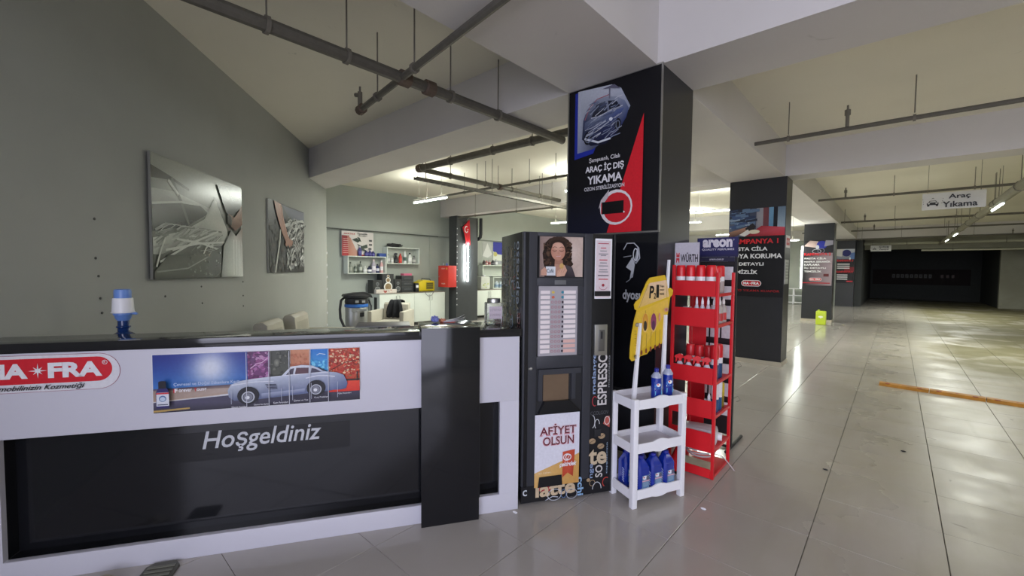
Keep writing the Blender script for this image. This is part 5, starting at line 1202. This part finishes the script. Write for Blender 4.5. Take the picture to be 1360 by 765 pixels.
# cable duct rising from the cabinet, conduit at the bulkhead
tag(MB().box(0,0,0,.02,.03,1.6).build('cable_duct', wallb, None, (-10.325, 7.75, .93)), 'thin wall-coloured cable duct rising right of the yellow charger', 'duct')
pj_ = thing('bulkhead_conduit', 'dark conduit line along the foot of the bulkhead above the wall shelves', 'pipe', (-10.22, 4.0, 2.52)); MB().tube([(0,0,0),(0,4.0,0)], .012, 8).build('conduit', mat('conduit_dark', '#5c605c', .6), pj_)

# wet vacuum cleaner
vc = thing('vacuum_cleaner', 'large wet vacuum cleaner with steel tank, blue ring and black hose', 'vacuum', (-9.0, 4.75, 0), 75)
MB().lathe([(.20,.14),(.23,.16),(.24,.20),(.24,.66),(.23,.68)], 24).build('tank', mat('tank_steel', '#a9aaa6', .35, metal=.5), vc)
MB().lathe([(.245,0),(.255,.01),(.255,.06),(.245,.07)], 24, z0=.681).build('blue_ring', mat('ring_blue', '#2f6cc0', .4), vc)
MB().lathe([(.24,0),(.25,.04),(.24,.12),(.27,.15),(.27,.19),(.15,.235),(.05,.24)], 24, z0=.752).build('motor_head', black_mat, vc)
MB().prism([(-.30,.92),(-.27,.97),(-.05,1.0),(.20,1.01),(.30,.96),(.33,.88),(.26,.90),(.1,.93),(-.2,.92)], -.14, .14, 'y').build('carry_handle', black_mat, vc, bevel=.01)
MB().tube([(-.27,-.05,.90),(-.34,-.08,.84),(-.37,-.1,.65),(-.36,-.1,.45),(-.30,-.15,.28),(-.22,-.2,.22)], .028, 10).build('hose', black_mat, vc)
MB().tube([(.26,-.05,.84),(.30,-.1,.7),(.29,-.12,.5),(.34,-.12,.4)], .018, 8).build('power_cord', black_mat, vc)
for a in (30, 150, 270): MB().lathe([(.045,0),(.05,.02),(.05,.08),(.02,.145)], 12, .2*math.cos(R(a)), .2*math.sin(R(a))).build('caster', black_mat, vc)
box('drain_label', (.02, -.246, .48), (.11, -.236, .57), black_mat, vc); box('name_strip', (-.16, -.247, .60), (.16, -.225, .65), mat('strip_grey', '#8c8f90', .4), vc)
for x in (-.08, .06): box('switch', (x, -.262, .79), (x+.07, -.235, .84), greyp, vc)

# armchairs
def armchair(label, loc, rz, top=.86, w=.72, patch=True):
    t = thing('armchair', label, 'armchair', loc, rz)
    MB().prism([(-.36,.30),(-.30,.20),(-.24,.30),(-.29,top-.04),(-.34,top),(-.42,top-.01),(-.45,top-.05)], -w/2+.11, w/2-.11, 'y').build('backrest', creaml, t, bevel=.02)
    for s in (-1, 1):
        MB().box(-.38, s*(w/2)-(.10 if s > 0 else 0), .12, .36, s*(w/2)+(.10 if s < 0 else 0), .66).build('armrest', creaml, t, bevel=.03)
    MB().box(-.24,-w/2+.105,.14,.34,w/2-.105,.30).build('seat_base', creaml, t, bevel=.02)
    MB().box(-.23,-w/2+.11,.305,.36,w/2-.11,.43).build('seat', creaml, t, bevel=.03)
    MB().prism([(-.285,.45),(-.24,.44),(-.285,top-.10),(-.31,top-.08)], -w/2+.16, w/2-.16, 'y').build('back_pad', mat('leather_shadow', '#a5a194', .45, noise=.15, bump=.2), t, bevel=.008)
    for x, y in ((-.3,-.3),(-.3,.3),(.28,-.3),(.28,.3)): box('foot', (x-.02, y-.02, 0), (x+.02, y+.02, .119), black_mat, t)
    return t
def lwp(s, off): q = lwpt(s, off); return (q[0], q[1], 0)
WA = math.degrees(math.atan2(.7806, .625))
armchair('cream leather armchair by the grey wall, lower left one of the pair', lwp(-2.50, .62), WA, .93)
armchair('cream leather armchair by the grey wall, right one with its long armrest in view', lwp(-1.55, .62), WA, .92, .80)
ac = armchair('worn beige armchair with a black garment over its back, beside the long cabinet', (-8.05, 5.05, 0), -52, .80, .78)
cj = thing('black_garment', 'black garment draped over the back of the beige armchair', 'clothing', (-8.05, 5.05, 0), -52)
m_ = MB(); vs = []; fs = []; rq = random.Random(12)
prof = [(-.485,.40),(-.475,.70),(-.45,.815),(-.37,.835),(-.295,.81),(-.27,.72),(-.245,.58),(-.22,.47)]
for i in range(15):
    u = i/14; sh = .02*math.sin(u*17)+.012*math.sin(u*31)
    for j, (a, b) in enumerate(prof):
        wd = .15+.03*math.sin(j*1.3); ex = sh*(.4+abs(j-3)*.25)
        vs.append((a+(ex if j > 3 else -ex), -.02+(u-.5)*2*wd, b+rq.uniform(-.008,.008)+(.012 if 2 <= j <= 4 else 0)))
n = len(prof)
for i in range(14):
    for j in range(n-1): a = i*n+j; fs.append((a, a+1, a+n+1, a+n))
m_.add(vs, fs); o = m_.build('garment_cloth', cloth_b, cj, smooth=80); md = o.modifiers.new('t', 'SOLIDIFY'); md.thickness = .012; md.offset = 1
# things beyond the column
for k, (y, h, r, c, c2) in enumerate([(9.90,.16,.05,'#3c2c2c','#5c4c4c'),(10.02,.15,.045,'#c88080','#e8d8d8'),(10.15,.18,.05,'#c8b0b0','#a04c4c'),(10.32,.17,.06,'#3c3c40','#7c7c84'),(10.47,.20,.06,'#b0b4b8','#e0e0e4')]):
    lb('bottle', 'bottle on top of the wall shelf beyond the column, %s from the left' % ordn[k], -10.2, y, 1.701, h, r, c, c2)
for k, (y, h) in enumerate([(10.35,.24),(10.55,.22),(10.75,.25)]): lb('bottle', 'pale blue bottle in the shelf unit on the far cabinet, %s from the left' % ordn[k], -10.05, y, .9285, h, .07, '#b8c4d0', '#8ca4c0', '#e0e4ec')
t = thing('jerrycan', 'white translucent canister with green label on the far cabinet by the column', 'canister', (-9.92, 9.62, .906), 90)
MB().box(-.2,-.1,0,.2,.14,.42).build('canister_body', mat('milky', '#c8ccc4', .4), t, bevel=.04); p = Print(.001); p.speck(-.14, .05, .14, .2, 12, .05, ['#b8c870','#d4d8a8','#98a860'], 6); p.build(t, (0, -.101, 0)); MB().lathe([(.05,0),(.05,.04)], 14, z0=.4205).build('cap', whitep, t)
def wallposter(label, y0, y1, z0, z1, fn, x=-10.326):
    t = thing('poster', label, 'poster', (x, y0, z0), 90); W, H = y1-y0, z1-z0
    box('board', (0, -.003, 0), (W, .0, H), whitep, t); p = Print(.001); fn(p, W, H); p.build(t, (0, -.0035, 0)); return t
wallposter('blue and white poster on the back wall beside the vending machine flank', 10.45, 11.2, 1.86, 2.50, lambda p, W, H: (p.rect(0,0,W,H,'#34389c'), p.poly([(0,0),(W,0),(W,H*.3),(W*.3,H*.35),(0,H*.5)],'#d8dcd0'), p.ell(W*.15,H*.35,W*.12,H*.12,'#c8c074')))
wallposter('white pointed paper sheets on the back wall beyond the column', 9.95, 10.4, 1.95, 2.5, lambda p, W, H: (p.rect(0,0,W,H,'#b8bcb8'), p.poly([(0,H*.1),(W*.5,H*.9),(W,H*.2),(W*.55,0)],'#dcdedc')))
wallposter('grey white triangular sheet on the wall above the far shelf', 10.42, 11.2, 1.75, 1.855, lambda p, W, H: (p.rect(0,0,W,H,'#9a9ea4'),))

# ------------------------------------------------------------------ hanging signs
def car_icon(p, cx, cz, s, c='#2c2e2c'):
    p.poly([(cx-s,cz-.45*s),(cx-s*1.05,cz+.05*s),(cx-.75*s,cz+.2*s),(cx-.55*s,cz+.62*s),(cx+.55*s,cz+.62*s),(cx+.75*s,cz+.2*s),(cx+1.05*s,cz+.05*s),(cx+s,cz-.45*s)], c)
    p.poly([(cx-.6*s,cz+.2*s),(cx-.45*s,cz+.5*s),(cx+.45*s,cz+.5*s),(cx+.6*s,cz+.2*s)], '#d8d8d4')
    for q in (-1, 1): p.ell(cx+q*.68*s, cz-.05*s, .2*s, .16*s, '#d8d8d4', 10); p.rect(cx+q*.75*s-.2*s, cz-.75*s, cx+q*.75*s+.2*s, cz-.4*s, c)
    p.poly([(cx-.3*s,cz+1.0*s),(cx,cz+1.3*s),(cx+.3*s,cz+1.0*s),(cx,cz+1.12*s)], c)
    for a in (-1.6, 1.6):
        for b in (-.1, .45, .95): p.ell(cx+a*s*(1+.1*b), cz+b*s, .08*s, .08*s, c, 6)
hs = thing('hanging_sign', 'white hanging sign reading Araç Yıkama with a car symbol', 'sign', (.705, 10.98, 2.722), 0)
box('sign_panel', (-.40, 0, 0), (.40, .012, .30), mat('sign_white', '#dcdcd8', .5), hs)
p = Print(.001); car_icon(p, -.26, .12, .075); p.text('Araç', -.06, .165, .21, .265, '#24262a', .02); p.text('Yıkama', -.135, .03, .30, .135, '#24262a', .02); p.build(hs, (0, -.0005, 0))
for x in (-.33, .33): MB().tube([(x,.006,.3),(x,.006,.877)], .003, 6).build('hanger_wire', rod_m, hs)
h2 = thing('hanging_sign', 'small far white sign with car symbol at the edge of the dark bay', 'sign', (-.58, 26.0, 2.57), 0)
box('sign_panel', (-.36, 0, 0), (.36, .012, .27), mat('sign_white', '#dcdcd8', .5), h2)
p = Print(.003); car_icon(p, -.22, .11, .06); p.text('Çıkış', -.06, .15, .28, .23, '#24262a', .02); p.text('Vestiyer', -.06, .04, .30, .12, '#24262a', .02); p.build(h2, (0, -.001, 0))
for x in (-.3, .3): MB().tube([(x,.006,.27),(x,.006,1.029)], .004, 6).build('hanger_wire', rod_m, h2)
# pipes and banner at the bay
pipe('pale duct pipe in front of the lintel of the dark bay', (-1.2, 26.6, 2.95), (8.0, 26.6, 2.95), .06, rods=(1.5, 4.5, 7), m=mat('pale_duct', '#b8b8a4', .6))
pipe('second lower pale pipe under the lintel of the dark bay', (.8, 26.9, 2.62), (6.0, 26.9, 2.62), .04, rods=(1, 4), m=mat('pale_duct', '#b8b8a4', .6))
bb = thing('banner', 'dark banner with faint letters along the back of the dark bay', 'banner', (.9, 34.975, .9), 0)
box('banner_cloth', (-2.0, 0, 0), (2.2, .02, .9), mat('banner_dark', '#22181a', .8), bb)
p = Print(.005)
for k in range(9): p.rect(-1.1+.2*k, .40, -.96+.2*k, .62, '#3c3c3c'); p.rect(-1.06+.2*k, .46, -1.0+.2*k, .56, '#22181a')
for k in range(3): p.rect(1.0+.22*k, .42, 1.12+.22*k, .6, '#3a1616')
p.build(bb, (0, -.001, 0), name='faint_lettering')
# white shelf far left behind pillar three
ws = thing('wire_shelf', 'small white open shelf against the far pale wall, between the second and third pillars', 'shelf', (-3.75, 24.85, 0), 0)
f = MB()
for x in (-.42, -.02, .38): f.box(x, 0, 0, x+.04, .04, .78).box(x, .26, 0, x+.04, .3, .78)
f.build('uprights', whitep, ws, smooth=0)
for z in (.06, .40, .74): box('shelf_board', (-.42, 0, z), (.42, .3, z+.03), whitep, ws)
# ------------------------------------------------------------------ floor things
fs_ = thing('floor_bumper', 'worn yellow-orange floor bumper strip with red marks lying across the lane', 'bumper', (-.13, 7.74, 0), -4.3)
ym = mat('bumper_yellow', '#b07a2c', .6, noise=.45, scale=14); rm = mat('bumper_red', '#8a2c20', .6, noise=.3)
for k in range(5):
    sg_ = MB().prism([(0,0),(.03,.035),(.09,.045),(.15,.035),(.19,0)], k*.50+.004, (k+1)*.50-.004, 'x')
    sg_.build('segment', ym, fs_, smooth=20)
    for j in range(3): MB().lathe([(.022,0),(.020,.006),(.008,.007)], 10, sx=1.2, sy=.8).build('red_stud', rm, fs_, loc=(k*.50+.09+.16*j, .035+.035*(j % 2), .034))
jc = thing('canister', 'yellow-green plastic canister standing before the third pillar', 'canister', (-1.63, 15.62, 0), 0)
MB().box(-.125,-.09,0,.125,.09,.41).build('canister_body', mat('lime_plastic', '#c4d838', .35), jc, bevel=.03); MB().lathe([(.03,0),(.03,.03)], 12, -.06, 0, .4105).build('cap', mat('lime_cap', '#b0c838', .4), jc); p = Print(.001); p.ell(0, .24, .06, .03, '#eef4e0'); p.poly([(-.05,.24),(0,.19),(.05,.24)], '#eef4e0'); p.build(jc, (0, -.091, 0))
mt = thing('floor_mat', 'dark ribbed rubber mat piece with rounded end at the left foot of the counter', 'mat', (-2.69, .35, 0), CR)
MB().prism([(-.075,-.22),(.075,-.22),(.075,.06),(.045,.10),(-.05,.10),(-.075,.07)], 0, .012, 'z').build('mat_base', mat('rubber_grey', '#5c5c54', .6), mt)
for k in range(9): MB().box(-.06, -.21+.032*k, .0125, .06, -.195+.032*k, .018).build('rib', mat('rib_grey', '#77776c', .6), mt)
crumple('beige_wrapping', 'crumpled beige wrapping on the floor beside the ribbed mat', 'wrapping', (-2.76, .13, 0), .09, .09, .045, mat('beige_wrap', '#a8a08c', .6, noise=.15), 5)
# crumbs of rubbish on the floor
for k, (x, y, m_, lab) in enumerate([(-1.75, 1.99, whitep, 'tiny white scrap on the floor at the white panel corner'), (-2.45, 1.02, whitep, 'tiny white scrap at the foot of the long counter panel'), (-.88, 2.86, whitep, 'tiny pale scrap on the floor right of the white rack'),
        (-.36, 4.10, black_mat, 'tiny dark leaf on the floor right of the red stand'), (.10, 5.0, black_mat, 'tiny dark leaf in the middle of the lane')]):
    crumple('litter_scrap', lab, 'litter', (x, y, 0), .018, .010, .010, m_, 20+k)

# ------------------------------------------------------------------ groups for repeats
GR = {'spray_can': 'spray cans on the red stand', 'spray_bottle': 'trigger spray bottles', 'small_bottle': 'small bottles on the red stand', 'liquid_jug': 'blue jugs on the rack bottom shelf',
      'liquid_bottle': 'blue bottles on the rack top', 'bottle': 'bottles on the wall shelves', 'tube_lamp': 'tube lamps', 'ceiling_pipe': 'pipes under the ceiling', 'pillar': 'pillars of the garage',
      'poster': 'posters', 'armchair': 'armchairs', 'loudspeaker': 'loudspeakers on the cabinet', 'wall_shelf': 'shelves on the back wall', 'base_cabinet': 'white base cabinets', 'wall_picture': 'pictures on the grey wall',
      'hanging_sign': 'hanging signs', 'litter_scrap': 'litter scraps', 'notice': 'notices on the second pillar', 'small_pot': 'pots on the electric cabinet'}
for o in bpy.data.objects:
    if o.parent is None and o.get('label'):
        b = o.name.split('.')[0]
        if b in GR: o['group'] = GR[b]
        if len(o['label'].split()) > 16: print('LONG', o.name, o['label'])
